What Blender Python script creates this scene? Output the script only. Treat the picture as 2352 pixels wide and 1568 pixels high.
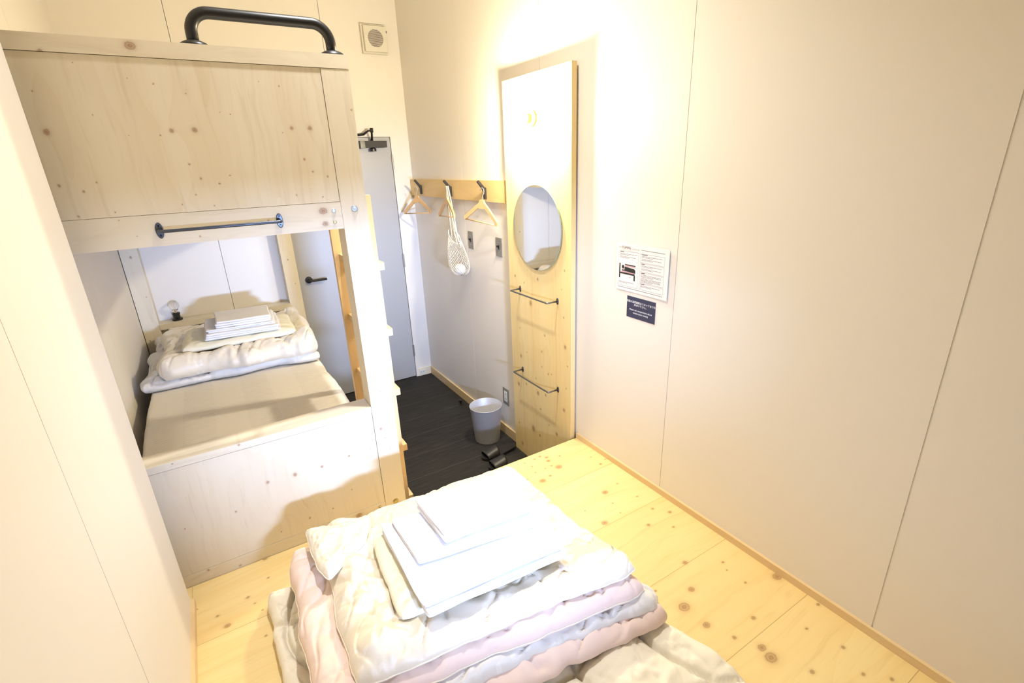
import bpy, bmesh, math, random
from mathutils import Vector, Matrix, noise
for o in list(bpy.data.objects): bpy.data.objects.remove(o)
S = bpy.context.scene
COL = S.collection
PI = math.pi
random.seed(4)

# ---------------------------------------------------------------- camera
CAM_H = 1.796
cd = bpy.data.cameras.new('camera'); cam = bpy.data.objects.new('camera', cd); COL.objects.link(cam)
cd.sensor_width = 36; cd.lens = 1130.05 / 2352 * 36; cd.clip_start = 0.02
cx_ = Vector((0.848, -0.528, -0.037)); cy_ = Vector((-0.209, -0.271, -0.940)); cz_ = Vector((0.486, 0.805, -0.340))
cz_.normalize(); cx_ = (cx_ - cx_.dot(cz_) * cz_).normalized(); cy_ = cz_.cross(cx_)
m3 = Matrix((cx_, -cy_, -cz_)).transposed()
cam.matrix_world = Matrix.Translation((0, 0, CAM_H)) @ m3.to_4x4()
S.camera = cam

# ---------------------------------------------------------------- render look, world
vs = S.view_settings
vs.view_transform = 'Standard'; vs.look = 'None'; vs.gamma = 1; vs.use_curve_mapping = False
vs.exposure = 0.07
w = bpy.data.worlds.new('world'); S.world = w; w.use_nodes = True
w.node_tree.nodes['Background'].inputs[0].default_value = (0.75, 0.85, 1, 1)
w.node_tree.nodes['Background'].inputs[1].default_value = 0.6

def lamp(name, kind, loc, energy, color, target=None, **kw):
    l = bpy.data.lights.new(name, kind); l.energy = energy; l.color = color
    for k, v in kw.items(): setattr(l, k, v)
    o = bpy.data.objects.new(name, l); COL.objects.link(o); o.location = loc
    if target is not None:
        o.rotation_euler = (Vector(target) - Vector(loc)).to_track_quat('-Z', 'Y').to_euler()
    return o
# daylight through the small window behind the camera
WIN = (0.475, -0.45, 1.25)
lamp('window_daylight', 'AREA', (WIN[0], -1.00, WIN[2]), 19.5, (0.42, 0.58, 1.0), (0.70, 2.0, 1.24),
     shape='RECTANGLE', size=0.28, size_y=0.12, spread=math.radians(50))
# warm ceiling spot
CEIL = 3.30
CL = (0.66, 1.70)
lamp('ceiling_spot', 'AREA', (CL[0], CL[1], CEIL - 0.055), 17, (0.95, 0.94, 0.93), (CL[0], CL[1], 0), shape='DISK', size=0.08, spread=math.radians(104))
BULB_POWER = 1660.0     # emission strength of the wall bulb

# ---------------------------------------------------------------- node helpers
class NT:
    def __init__(s, name):
        s.m = bpy.data.materials.new(name); s.m.use_nodes = True
        s.t = s.m.node_tree; s.b = s.t.nodes['Principled BSDF']
    def n(s, typ, **kw):
        x = s.t.nodes.new(typ)
        for k, v in kw.items():
            if k == 'ins':
                for i, val in v.items():
                    if isinstance(val, bpy.types.NodeSocket): s.t.links.new(val, x.inputs[i])
                    else: x.inputs[i].default_value = val
            else: setattr(x, k, v)
        return x
    def math(s, op, a, b=0.0, c=0.0, clamp=False):
        x = s.n('ShaderNodeMath', operation=op, ins={0: a, 1: b, 2: c}); x.use_clamp = clamp
        return x.outputs[0]
    def vm(s, op, a, b=(0, 0, 0)):
        x = s.n('ShaderNodeVectorMath', operation=op, ins={0: a, 1: b})
        return x.outputs['Value'] if op in ('DISTANCE', 'LENGTH', 'DOT_PRODUCT') else x.outputs[0]
    def mix(s, f, a, b, blend='MIX'):
        x = s.n('ShaderNodeMix', data_type='RGBA', blend_type=blend)
        for i, v in ((0, f), (6, a), (7, b)):
            if isinstance(v, bpy.types.NodeSocket): s.t.links.new(v, x.inputs[i])
            elif i == 0: x.inputs[0].default_value = v
            else: x.inputs[i].default_value = (*v, 1) if len(v) == 3 else v
        return x.outputs[2]
    def ramp(s, f, stops):
        x = s.n('ShaderNodeValToRGB', ins={0: f}); e = x.color_ramp.elements
        while len(e) < len(stops): e.new(0.5)
        for k, (p, c) in enumerate(stops):
            e[k].position = p; e[k].color = (*c, 1) if len(c) == 3 else c
        return x.outputs[0]
    def set(s, **kw):
        for k, v in kw.items():
            i = s.b.inputs[k.replace('_', ' ')]
            if isinstance(v, bpy.types.NodeSocket): s.t.links.new(v, i)
            else: i.default_value = (*v, 1) if isinstance(v, tuple) and len(v) == 3 else v
        return s
    def bump(s, h, strength=0.3, dist=0.002):
        x = s.n('ShaderNodeBump', ins={'Strength': strength, 'Distance': dist, 'Height': h})
        s.t.links.new(x.outputs[0], s.b.inputs['Normal'])

def plain(name, col, rough=0.5, metal=0.0, **kw):
    m = NT(name); m.set(Base_Color=col, Roughness=rough, Metallic=metal, **kw); return m.m

def wood(name, light, dark, grain='z', knots=(), plane='y', seams=(), rough=0.5, scale=1.0, tint=0.5, kstretch=1.25):
    """pine: streaky grain along an axis, knots given as (a, b, radius) in the board's own plane"""
    m = NT(name)
    pos = m.n('ShaderNodeNewGeometry').outputs['Position']
    gi = 'xyz'.index(grain)
    st = [9.0] * 3; st[gi] = 0.7
    warp = m.n('ShaderNodeTexNoise', ins={'Vector': pos, 'Scale': 2.2, 'Detail': 2.0}).outputs['Color']
    wv = m.vm('SCALE', m.vm('SUBTRACT', warp, (0.5, 0.5, 0.5)))
    m.t.nodes[-1].inputs['Scale'].default_value = 0.10
    p2 = m.vm('MULTIPLY', m.vm('ADD', pos, wv), tuple(v * scale for v in st))
    n1 = m.n('ShaderNodeTexNoise', ins={'Vector': p2, 'Scale': 1.0, 'Detail': 4.0, 'Roughness': 0.55}).outputs[0]
    st2 = [90.0] * 3; st2[gi] = 2.5
    n2 = m.n('ShaderNodeTexNoise', ins={'Vector': m.vm('MULTIPLY', pos, tuple(st2)), 'Scale': 1.0, 'Detail': 2.0}).outputs[0]
    # growth rings
    st3 = [3.0] * 3; st3[gi] = 0.22
    n3 = m.n('ShaderNodeTexNoise', ins={'Vector': m.vm('MULTIPLY', m.vm('ADD', pos, wv), tuple(st3)), 'Scale': 1.0, 'Detail': 1.0}).outputs[0]
    ring = m.math('FRACT', m.math('MULTIPLY', n3, 15.0))
    ring = m.math('POWER', ring, 4.0)
    f = m.math('ADD', m.math('MULTIPLY', m.math('SUBTRACT', n1, 0.42), 1.6), m.math('MULTIPLY', m.math('SUBTRACT', n2, 0.5), 0.25), clamp=True)
    f = m.math('ADD', f, m.math('MULTIPLY', ring, 0.28), clamp=True)
    c = m.mix(m.math('MULTIPLY', f, tint), light, dark)
    if seams:
        sep = m.n('ShaderNodeSeparateXYZ', ins={0: pos}).outputs
        ax, vals = seams
        dmin = None
        idx = None
        for v in vals:
            d = m.math('ABSOLUTE', m.math('SUBTRACT', sep['xyz'.index(ax)], v))
            dmin = d if dmin is None else m.math('MINIMUM', dmin, d)
            g = m.math('GREATER_THAN', sep['xyz'.index(ax)], v)
            idx = g if idx is None else m.math('ADD', idx, g)
        wn = m.n('ShaderNodeTexWhiteNoise', noise_dimensions='1D', ins={'W': idx}).outputs[0]
        c = m.mix(m.math('MULTIPLY', wn, 0.35), c, dark)
        line = m.math('LESS_THAN', dmin, 0.0011)
        c = m.mix(m.math('MULTIPLY', line, 0.65), c, tuple(v * 0.45 for v in dark))
    if knots:
        off = {'x': 0, 'y': 1, 'z': 2}[plane]
        oth = [i for i in range(3) if i != off]
        stv = [1, 1, 1]; stv[off] = 0; stv[gi] = 1 / kstretch
        jit = m.n('ShaderNodeTexNoise', ins={'Vector': pos, 'Scale': 160.0, 'Detail': 1.0}).outputs['Color']
        jv = m.vm('SCALE', m.vm('SUBTRACT', jit, (0.5, 0.5, 0.5))); m.t.nodes[-1].inputs['Scale'].default_value = 0.0045
        pk = m.vm('MULTIPLY', m.vm('ADD', pos, jv), tuple(stv))
        md = None
        for a, b, r in knots:
            q = [0, 0, 0]; q[oth[0]] = a * stv[oth[0]]; q[oth[1]] = b * stv[oth[1]]
            d = m.math('DIVIDE', m.vm('DISTANCE', pk, tuple(q)), r * 1.05)
            md = d if md is None else m.math('MINIMUM', md, d)
        k = m.ramp(m.math('MULTIPLY', md, 0.4), [(0.0, (0.55,) * 3), (0.10, (0.85,) * 3), (0.2, (0.55,) * 3), (0.33, (0.68,) * 3), (0.40, (0.25,) * 3), (0.6, (0.08,) * 3), (1.0, (0,) * 3)])
        c = m.mix(k, c, (0.30, 0.135, 0.045))
    st4 = [38.0] * 3; st4[gi] = 0.9
    n4 = m.n('ShaderNodeTexNoise', ins={'Vector': m.vm('MULTIPLY', m.vm('ADD', pos, wv), tuple(st4)), 'Scale': 1.0, 'Detail': 3.0, 'Roughness': 0.6}).outputs[0]
    stv_ = m.ramp(n4, [(0.30, (1, 1, 1)), (0.44, (0, 0, 0)), (0.60, (0, 0, 0)), (0.78, (0.8, 0.8, 0.8))])
    c = m.mix(m.math('MULTIPLY', stv_, 0.27), c, tuple(v * 0.78 for v in dark))
    m.set(Base_Color=c, Roughness=rough)
    m.bump(n2, 0.12, 0.0006)
    return m.m

# ---------------------------------------------------------------- mesh helpers
def link(name, bm, mat, parent=None, smooth=False, bevel=0.0, origin=None, mats=None):
    me = bpy.data.meshes.new(name)
    if bevel > 0:
        bmesh.ops.bevel(bm, geom=[e for e in bm.edges if len(e.link_faces) == 2 and e.calc_face_angle(0) > 0.6],
                        offset=bevel, segments=2, affect='EDGES', profile=0.6)
    bmesh.ops.recalc_face_normals(bm, faces=bm.faces)
    if origin is not None: bmesh.ops.translate(bm, verts=bm.verts, vec=-Vector(origin))
    bm.to_mesh(me); bm.free()
    for mm in (mats or [mat]): me.materials.append(mm)
    if smooth:
        for p in me.polygons: p.use_smooth = True
    o = bpy.data.objects.new(name, me); COL.objects.link(o)
    if origin is not None: o.location = origin
    if parent is not None:
        o.parent = parent
        o.location = Vector(o.location) - Vector(parent.location) if origin is not None else -Vector(parent.location)
        if parent.parent is not None: o.location = Vector(o.location) - Vector(parent.parent.location)
    return o

def thing(name, loc, label, cat, group=None):
    o = bpy.data.objects.new(name, None); COL.objects.link(o); o.location = loc; o.empty_display_size = 0.05
    o['label'] = label; o['category'] = cat
    if group: o['group'] = group
    return o
def tag(o, label, cat, group=None):
    o['label'] = label; o['category'] = cat
    if group: o['group'] = group
    return o
def struct(o): o['kind'] = 'structure'; return o

def box(bm, x0, x1, y0, y1, z0, z1):
    vs_ = [bm.verts.new((x, y, z)) for x in (x0, x1) for y in (y0, y1) for z in (z0, z1)]
    for f in ((0, 1, 3, 2), (4, 6, 7, 5), (0, 4, 5, 1), (2, 3, 7, 6), (0, 2, 6, 4), (1, 5, 7, 3)):
        bm.faces.new([vs_[i] for i in f])
def mkbox(name, b, mat, parent=None, bevel=0.0015, **kw):
    bm = bmesh.new(); box(bm, *b); return link(name, bm, mat, parent, bevel=bevel, **kw)

def tube(bm, pts, r, seg=14, cap=True, closed=False):
    pts = [Vector(p) for p in pts]; n = len(pts); rings = []
    rr = r if hasattr(r, '__len__') else [r] * n
    prev = None
    for i, p in enumerate(pts):
        if closed: t = (pts[(i + 1) % n] - pts[i - 1]).normalized()
        else: t = (pts[min(i + 1, n - 1)] - pts[max(i - 1, 0)]).normalized()
        if prev is None:
            a = t.orthogonal().normalized()
        else:
            a = (prev - prev.dot(t) * t)
            a = a.normalized() if a.length > 1e-6 else t.orthogonal().normalized()
        prev = a; b = t.cross(a)
        rings.append([bm.verts.new(p + rr[i] * (math.cos(2 * PI * k / seg) * a + math.sin(2 * PI * k / seg) * b)) for k in range(seg)])
    for i in range(n if closed else n - 1):
        A, B = rings[i], rings[(i + 1) % n]
        for k in range(seg):
            bm.faces.new((A[k], A[(k + 1) % seg], B[(k + 1) % seg], B[k]))
    if cap and not closed:
        bm.faces.new(rings[0][::-1]); bm.faces.new(rings[-1])

def lathe(bm, prof, c, seg=32, axis='z', cap0=True, cap1=True):
    """prof: (radius, height) pairs, revolved round an axis through c"""
    def P(r, h, a):
        u, v = r * math.cos(a), r * math.sin(a)
        if axis == 'z': return (c[0] + u, c[1] + v, c[2] + h)
        if axis == 'x': return (c[0] + h, c[1] + u, c[2] + v)
        return (c[0] + u, c[1] + h, c[2] + v)
    rings = [[bm.verts.new(P(max(r, 1e-5), h, 2 * PI * k / seg)) for k in range(seg)] for r, h in prof]
    for A, B in zip(rings, rings[1:]):
        for k in range(seg): bm.faces.new((A[k], A[(k + 1) % seg], B[(k + 1) % seg], B[k]))
    if cap0: bm.faces.new(rings[0][::-1])
    if cap1: bm.faces.new(rings[-1])

def arc_path(pts, rad, n=8):
    """polyline with rounded corners"""
    pts = [Vector(p) for p in pts]; out = [pts[0]]
    for a, b, c in zip(pts, pts[1:], pts[2:]):
        u = (a - b).normalized(); v = (c - b).normalized()
        ang = u.angle(v); d = rad / math.tan(ang / 2)
        p0 = b + u * d; p1 = b + v * d; ctr = b + (u + v).normalized() * (rad / math.sin(ang / 2))
        s0 = p0 - ctr; s1 = p1 - ctr; tot = s0.angle(s1)
        ax = s0.cross(s1).normalized()
        for i in range(n + 1): out.append(ctr + Matrix.Rotation(tot * i / n, 3, ax) @ s0)
    out.append(pts[-1]); return out

def fb(x, y, z=0.0, s=1.0):
    return noise.noise(Vector((x * s, y * s, z)))
def ridge(x, y, z, s):
    return 1 - abs(noise.noise(Vector((x * s, y * s, z)))) * 2.2

def puffy(bm, quad, z0, z1, r=0.03, nu=60, nv=60, hmod=None, wob=0.008, seed=0.0, wr=0.006, wscale=7.0, wdir=(1, 0.35),
          corner=0.04, top_mat=0, bot_mat=0, split=0.0, flat_bottom=True, uvmat=None):
    """soft slab over a quadrilateral footprint (corners near-left, near-right, far-right, far-left)"""
    q = [Vector((a, b)) for a, b in quad]
    W = ((q[1] - q[0]).length + (q[2] - q[3]).length) / 2; D = ((q[3] - q[0]).length + (q[2] - q[1]).length) / 2
    zc = z0 + (z1 - z0) * (0.5 if not flat_bottom else 0.42)
    def pt(i, j, up):
        s = 0.5 - 0.5 * math.cos(PI * i / nu); t = 0.5 - 0.5 * math.cos(PI * j / nv)
        ds = min(s, 1 - s) * W; dt = min(t, 1 - t) * D
        # corner rounding
        ss, tt = s, t
        if ds < corner and dt < corner:
            a, b = 1 - ds / corner, 1 - dt / corner
            k = 1 - (1 - 0.7071) * min(a, b) * 0.85
            na, nb = a * k, b * k
            ss = (corner * (1 - na) / W); ss = ss if s < 0.5 else 1 - ss
            tt = (corner * (1 - nb) / D); tt = tt if t < 0.5 else 1 - tt
        p = q[0] * (1 - ss) * (1 - tt) + q[1] * ss * (1 - tt) + q[2] * ss * tt + q[3] * (1 - ss) * tt
        e = min(ds, dt)
        ew = max(0, 1 - e / 0.12)
        x = p.x + wob * ew * fb(p.x, p.y, seed + 3.1, 6) * 2 + wob * ew * 0.5 * fb(p.x, p.y, seed + 8, 22)
        y = p.y + wob * ew * fb(p.x, p.y, seed + 5.7, 6) * 2 + wob * ew * 0.5 * fb(p.x, p.y, seed + 9, 22)
        k = min(e / r, 1.0); prof = math.sqrt(max(0, 1 - (1 - k) ** 2))
        zz = zc
        if up:
            h = (z1 - zc)
            xr, yr = x * wdir[0] + y * wdir[1], y * wdir[0] - x * wdir[1]
            ux, uy = xr + 0.05 * fb(x, y, seed + 21, 5), yr + 0.05 * fb(x, y, seed + 27, 5)
            wv = wr * (ridge(ux * 0.6, uy * 1.6, seed, wscale) - 0.5) + wr * 0.55 * (ridge(ux * 1.3, uy * 0.6, seed + 11, wscale * 2.0) - 0.5)
            cr_ = abs(noise.noise(Vector((ux * wscale * 1.1, uy * wscale * 2.6, seed + 33))))
            wv -= wr * 0.9 * math.exp(-(cr_ / 0.045) ** 2)
            cr_ = abs(noise.noise(Vector((ux * wscale * 3.0, uy * wscale * 1.2, seed + 39))))
            wv -= wr * 0.45 * math.exp(-(cr_ / 0.06) ** 2)
            if hmod: wv += hmod(x, y, s, t)
            zz = zc + (h + wv) * prof
        else:
            zz = zc - (zc - z0) * prof
        return (x, y, zz)
    top = [[None] * (nv + 1) for _ in range(nu + 1)]; bot = [[None] * (nv + 1) for _ in range(nu + 1)]
    for i in range(nu + 1):
        for j in range(nv + 1):
            top[i][j] = bm.verts.new(pt(i, j, True))
            bot[i][j] = top[i][j] if i in (0, nu) or j in (0, nv) else bm.verts.new(pt(i, j, False))
    for i in range(nu):
        for j in range(nv):
            f = bm.faces.new((top[i][j], top[i + 1][j], top[i + 1][j + 1], top[i][j + 1])); f.smooth = True
            f.material_index = top_mat if uvmat is None else uvmat(i / nu, j / nv)
            vsb = (bot[i][j], bot[i][j + 1], bot[i + 1][j + 1], bot[i + 1][j])
            if len(set(vsb)) == 4:
                try:
                    f = bm.faces.new(vsb); f.smooth = True; f.material_index = bot_mat
                except ValueError: pass
    rim = [top[i][0].co.copy() for i in range(nu + 1)] + [top[nu][j].co.copy() for j in range(1, nv + 1)] + \
          [top[i][nv].co.copy() for i in range(nu - 1, -1, -1)] + [top[0][j].co.copy() for j in range(nv - 1, 0, -1)]
    return rim

# ---------------------------------------------------------------- materials
def wall_mat(name, col):
    m = NT(name)
    pos = m.n('ShaderNodeNewGeometry').outputs['Position']
    n = m.n('ShaderNodeTexNoise', ins={'Vector': pos, 'Scale': 420.0, 'Detail': 2.0}).outputs[0]
    c = m.mix(m.math('MULTIPLY', n, 0.10), col, tuple(v * 0.9 for v in col))
    m.set(Base_Color=c, Roughness=0.55); m.bump(n, 0.06, 0.0005); return m.m
M_WALL = wall_mat('white laminate wall', (0.82, 0.772, 0.705))
M_WALLJ = plain('wall joint', (0.45, 0.42, 0.38), 0.7)
M_CEIL = plain('ceiling white', (0.8, 0.78, 0.74), 0.7)
UP = [(-0.3, 1.921, .0069), (-0.016, 1.924, .0053), (0.042, 1.926, .0068), (0.318, 1.931, .0051), (0.375, 1.931, .0063), (-0.311, 1.784, .0032), (-0.263, 1.766, .0029), (-0.227, 1.789, .0021), (-0.291, 1.7, .0029), (0.007, 1.83, .0027), (0.029, 1.788, .0028), (0.076, 1.771, .0024), (0.11, 1.794, .0019), (0.341, 1.835, .0032), (0.362, 1.795, .0027), (0.408, 1.777, .0028), (0.297, 1.722, .0022), (0.381, 1.71, .0022), (0.048, 1.705, .0019), (-0.037, 1.715, .0019), (0.006, 1.741, .0019), (-0.301, 2.02, .0018), (-0.032, 2.048, .0021), (0.042, 2.025, .0018), (-0.047, 1.912, .0017), (-0.206, 1.705, .0017), (0.302, 2.054, .002), (0.245, 2.065, .0014), (-0.123, 1.912, .0013), (-0.2, 2.092, .0015), (-0.091, 2.059, .0012), (-0.191, 1.964, .0012), (0.119, 1.976, .0014), (0.147, 1.97, .0014), (0.288, 1.918, .0015)]
TR = [(-0.064, 2.14, .0105), (-0.26, 2.114, .0044)]
BR = [(0.374, 1.663, .0113), (0.375, 1.619, .008), (-0.011, 1.615, .0024), (-0.171, 1.632, .0013), (-0.203, 1.681, .0013), (0.194, 1.647, .0021)]
LP = [(0.107, 0.675, .007), (0.009, 0.679, .0055), (0.209, 0.672, .0053), (0.319, 0.681, .0048), (-0.116, 0.6, .0035), (0.22, 0.462, .0028), (0.126, 0.457, .0034), (0.015, 0.442, .0027), (-0.28, 0.6, .0022), (0.306, 0.52, .0022), (0.409, 0.684, .0021)]
LR = [(0.318, 0.382, .0105), (-0.149, 0.361, .0038), (-0.251, 0.394, .0037), (-0.052, 0.868, .0034), (-0.258, 0.866, .0021)]
PO = [(0.464, 0.761, .0058), (0.477, 0.713, .0021), (0.491, 0.655, .0022), (0.509, 1.015, .0025), (0.469, 1.14, .0019), (0.521, 1.989, .0027), (0.485, 0.93, .0025)]
PK = [(1.929, 0.876, .0083), (2.367, 0.69, .0084), (2.145, 0.785, .0047), (2.304, 0.733, .003), (2.148, 0.691, .0038), (1.909, 0.773, .0034), (2.404, 0.489, .01), (2.317, 0.52, .0053), (2.213, 0.596, .004), (2.084, 0.667, .0047), (2.055, 0.676, .0037), (1.94, 0.501, .0082), (2.168, 0.41, .0051), (2.25, 0.239, .0154), (2.009, 0.316, .0088), (2.086, 0.34, .004), (2.181, 0.224, .0065), (1.921, 0.64, .0035), (2.383, 0.069, .0085), (2.417, 0.207, .0047), (2.192, 0.506, .0101), (2.114, 0.524, .0059), (2.172, 1.199, .0062), (2.404, 1.18, .0061), (2.247, 1.048, .0116), (1.941, 1.036, .0043), (1.934, 1.283, .0041), (2.114, 0.891, .0049), (2.309, 1.156, .0033), (1.959, 1.182, .0028), (2.37, 0.869, .0036), (2.104, 1.084, .0039), (2.142, 1.085, .0031)]
PF = [(1.326, 1.417, .0116), (1.186, 1.264, .0113), (1.418, 1.433, .004), (1.461, 1.601, .0059), (1.425, 1.312, .0038), (1.288, 0.929, .0083), (1.463, 1.157, .0071), (1.419, 1.214, .0054), (1.328, 1.151, .0067), (1.404, 1.085, .005), (1.406, 0.851, .0049), (1.508, 1.619, .0038), (1.462, 1.676, .0031), (1.13, 1.095, .004), (1.284, 1.273, .003), (1.302, 1.34, .0031), (1.168, 1.371, .003), (1.199, 0.531, .0162), (1.507, 0.7, .0141), (1.413, 0.429, .0053), (1.257, 0.439, .0063), (1.372, 0.354, .0049), (1.508, 0.555, .0052), (1.385, 0.526, .0044), (1.423, 0.302, .0049), (1.206, 0.565, .0111), (1.207, 0.833, .01), (1.127, 0.798, .017), (1.131, 0.711, .0107), (1.39, 0.746, .0042), (1.281, 0.643, .0065), (1.166, 0.633, .006), (1.385, 0.819, .0032), (1.097, 0.899, .004), (1.261, 1.775, .0085), (1.273, 1.701, .0143), (1.141, 1.654, .0134), (1.194, 1.666, .0063), (0.988, 1.83, .0072), (1.212, 1.827, .0046), (1.337, 1.778, .0046), (1.273, 1.806, .0085), (1.249, 1.833, .0062), (1.151, 1.828, .0038), (1.165, 1.781, .0037), (1.15, 1.73, .0036), (1.211, 1.729, .0036), (1.249, 1.73, .0052), (1.086, 1.705, .0042), (-0.14, 1.695, .0054), (-0.121, 1.652, .0033), (-0.101, 1.605, .0032), (-0.238, 1.666, .0045), (-0.211, 1.602, .0087), (-0.104, 1.486, .0035), (-0.065, 1.753, .0036), (-0.3, 1.74, .0027), (-0.063, 1.867, .007)]
PL, PD = (0.84, 0.67, 0.33), (0.76, 0.50, 0.17)         # golden pine
BL, BD = (0.80, 0.725, 0.575), (0.69, 0.57, 0.38)         # paler pine of the bed
W_PLAT = wood('pine platform boards', PL, PD, 'x', PF, 'z', ('y', (0.272, 0.597, 0.922, 1.247, 1.572)), 0.42, tint=0.75)
W_PLANK = wood('pine plank upright', PL, PD, 'z', PK, 'x', (), 0.5, tint=0.7)
W_GUARD = wood('pine plywood guard', BL, BD, 'z', UP, 'y', (), 0.5, tint=0.8, kstretch=1.1)
W_TOP = wood('pine top rail', BL, BD, 'x', TR, 'y', (), 0.5, tint=0.6)
W_BOT = wood('pine bottom rail', BL, BD, 'x', BR, 'y', (), 0.5, tint=0.5)
W_LOW = wood('pine plywood foot panel', BL, BD, 'z', LP, 'y', (), 0.5, tint=0.5, kstretch=1.1)
W_LOWR = wood('pine foot rails', BL, BD, 'x', LR, 'y', (), 0.5, tint=0.55)
W_POST = wood('pine post', BL, BD, 'z', PO, 'y', (), 0.5, tint=0.5)
W_POSTF = wood('pine far posts', BL, BD, 'z', [(-.42, 1.33, .006), (-.40, 1.07, .003), (-.45, .78, .004), (.48, 1.2, .004), (.50, 1.02, .003)], 'y', (), 0.5, tint=0.7)
W_X = wood('pine board sideways', BL, BD, 'x', [(-.3, .84, .005), (.1, .80, .004)], 'y', (), 0.5, tint=0.5)
W_Y = wood('pine board lengthways', BL, BD, 'y', (), 'x', (), 0.5, tint=0.6)
W_LAD = wood('pine ladder', (0.76, 0.56, 0.31), (0.66, 0.42, 0.18), 'z', (), 'y', (), 0.5, tint=0.6)
W_RACK = wood('pine coat rail', (0.76, 0.56, 0.26), (0.66, 0.40, 0.14), 'y', (), 'x', (), 0.5, tint=0.7)
W_SKIRT = wood('pine skirting', (0.76, 0.58, 0.33), (0.66, 0.44, 0.2), 'y', (), 'x', (), 0.5, tint=0.6)
M_HANGER = plain('beech hanger', (0.70, 0.45, 0.21), 0.4)
M_BLACK = plain('black powder coat', (0.007, 0.007, 0.007), 0.38)
M_BLACKP = plain('black plastic', (0.012, 0.012, 0.013), 0.2)
M_BRONZE = plain('dark bronze', (0.016, 0.012, 0.010), 0.55)
M_STEEL = plain('bare steel bar', (0.20, 0.20, 0.21), 0.35, 0.9)
M_BLUESTEEL = plain('blued steel bar', (0.085, 0.10, 0.135), 0.3, 0.8)
M_ZINC = plain('zinc bolt', (0.55, 0.60, 0.64), 0.3, 0.9)
M_BRASSY = plain('yellow zinc bolt', (0.5, 0.42, 0.2), 0.35, 0.8)
M_DARKHOLE = plain('countersunk hole', (0.05, 0.04, 0.03), 0.8)
M_DOOR = plain('grey door', (0.42, 0.42, 0.43), 0.42)
M_PLATE = plain('grey switch plate', (0.23, 0.22, 0.20), 0.45)
M_WHITEP = plain('white plastic', (0.75, 0.74, 0.70), 0.4)
M_SPEAK = plain('ivory plastic', (0.72, 0.68, 0.58), 0.45)
M_WIRE = plain('hook wire', (0.75, 0.74, 0.72), 0.3, 0.6)
M_MIRROR = plain('mirror glass', (0.92, 0.94, 0.94), 0.02, 1.0)
M_MIRROR_EDGE = plain('mirror edge', (0.35, 0.48, 0.42), 0.15, 0.3)
M_GLASS = NT('clear glass').set(Base_Color=(1, 1, 1), Roughness=0.0, Transmission_Weight=1.0, IOR=1.45).m
M_FIL = plain('filament', (0.75, 0.55, 0.35), 0.4)
M_COTTON = NT('white cotton')
_p = M_COTTON.n('ShaderNodeNewGeometry').outputs['Position']
_n = M_COTTON.n('ShaderNodeTexNoise', ins={'Vector': _p, 'Scale': 700.0}).outputs[0]
M_COTTON.set(Base_Color=(0.82, 0.81, 0.83), Roughness=0.85); M_COTTON.bump(_n, 0.15, 0.0006); M_COTTON = M_COTTON.m
M_TERRY = NT('white terry')
_p = M_TERRY.n('ShaderNodeNewGeometry').outputs['Position']
_n = M_TERRY.n('ShaderNodeTexNoise', ins={'Vector': _p, 'Scale': 380.0, 'Detail': 3.0}).outputs[0]
M_TERRY.set(Base_Color=(0.82, 0.80, 0.80), Roughness=0.95); M_TERRY.bump(_n, 0.5, 0.0018); M_TERRY = M_TERRY.m

def satin(name, base, spot, rough=0.42):
    """satin with a woven scatter of little squares"""
    m = NT(name)
    pos = m.n('ShaderNodeNewGeometry').outputs['Position']
    p = m.vm('MULTIPLY', m.vm('ADD', pos, (3.0, 3.0, 0)), (42.0, 42.0, 0.0))
    fl = m.vm('FLOOR', p); fr = m.vm('FRACTION', p)
    wn = m.n('ShaderNodeTexWhiteNoise', noise_dimensions='2D', ins={'Vector': fl}).outputs[0]
    sx = m.n('ShaderNodeSeparateXYZ', ins={0: fr}).outputs
    inx = m.math('LESS_THAN', m.math('ABSOLUTE', m.math('SUBTRACT', sx[0], 0.5)), 0.30)
    iny = m.math('LESS_THAN', m.math('ABSOLUTE', m.math('SUBTRACT', sx[1], 0.5)), 0.22)
    mask = m.math('MULTIPLY', m.math('MULTIPLY', inx, iny), m.math('GREATER_THAN', wn, 0.80))
    weave = m.n('ShaderNodeTexNoise', ins={'Vector': pos, 'Scale': 30.0, 'Detail': 3.0}).outputs[0]
    m.set(Base_Color=m.mix(mask, base, spot), Roughness=m.math('SUBTRACT', rough, m.math('MULTIPLY', mask, 0.12)), Sheen_Weight=0.3)
    m.bump(weave, 0.35, 0.006)
    return m.m
M_SATIN = satin('cream satin', (0.79, 0.71, 0.57), (0.85, 0.78, 0.68))
M_PINK = NT('pale pink cotton')
_p = M_PINK.n('ShaderNodeNewGeometry').outputs['Position']
_n = M_PINK.n('ShaderNodeTexNoise', ins={'Vector': _p, 'Scale': 22.0, 'Detail': 3.0}).outputs[0]
M_PINK.set(Base_Color=(0.83, 0.66, 0.58), Roughness=0.75); M_PINK.bump(_n, 0.4, 0.006); M_PINK = M_PINK.m
M_GREYC = satin('pale grey satin', (0.74, 0.71, 0.66), (0.80, 0.77, 0.73), 0.5)
M_PIPING = plain('cream piping', (0.86, 0.80, 0.66), 0.7)
M_PILLOW = plain('cream pillow ticking', (0.82, 0.78, 0.62), 0.8)
M_PAD = NT('quilted pad cotton')
_p = M_PAD.n('ShaderNodeNewGeometry').outputs['Position']
_n = M_PAD.n('ShaderNodeTexNoise', ins={'Vector': _p, 'Scale': 16.0, 'Detail': 4.0, 'Distortion': 0.6}).outputs[0]
M_PAD.set(Base_Color=(0.84, 0.78, 0.65), Roughness=0.85); M_PAD.bump(_n, 0.5, 0.008); M_PAD = M_PAD.m
M_PADSIDE = plain('grey beige pad side', (0.66, 0.62, 0.53), 0.85)
M_NET = plain('cream cotton net', (0.78, 0.72, 0.60), 0.85)
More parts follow.
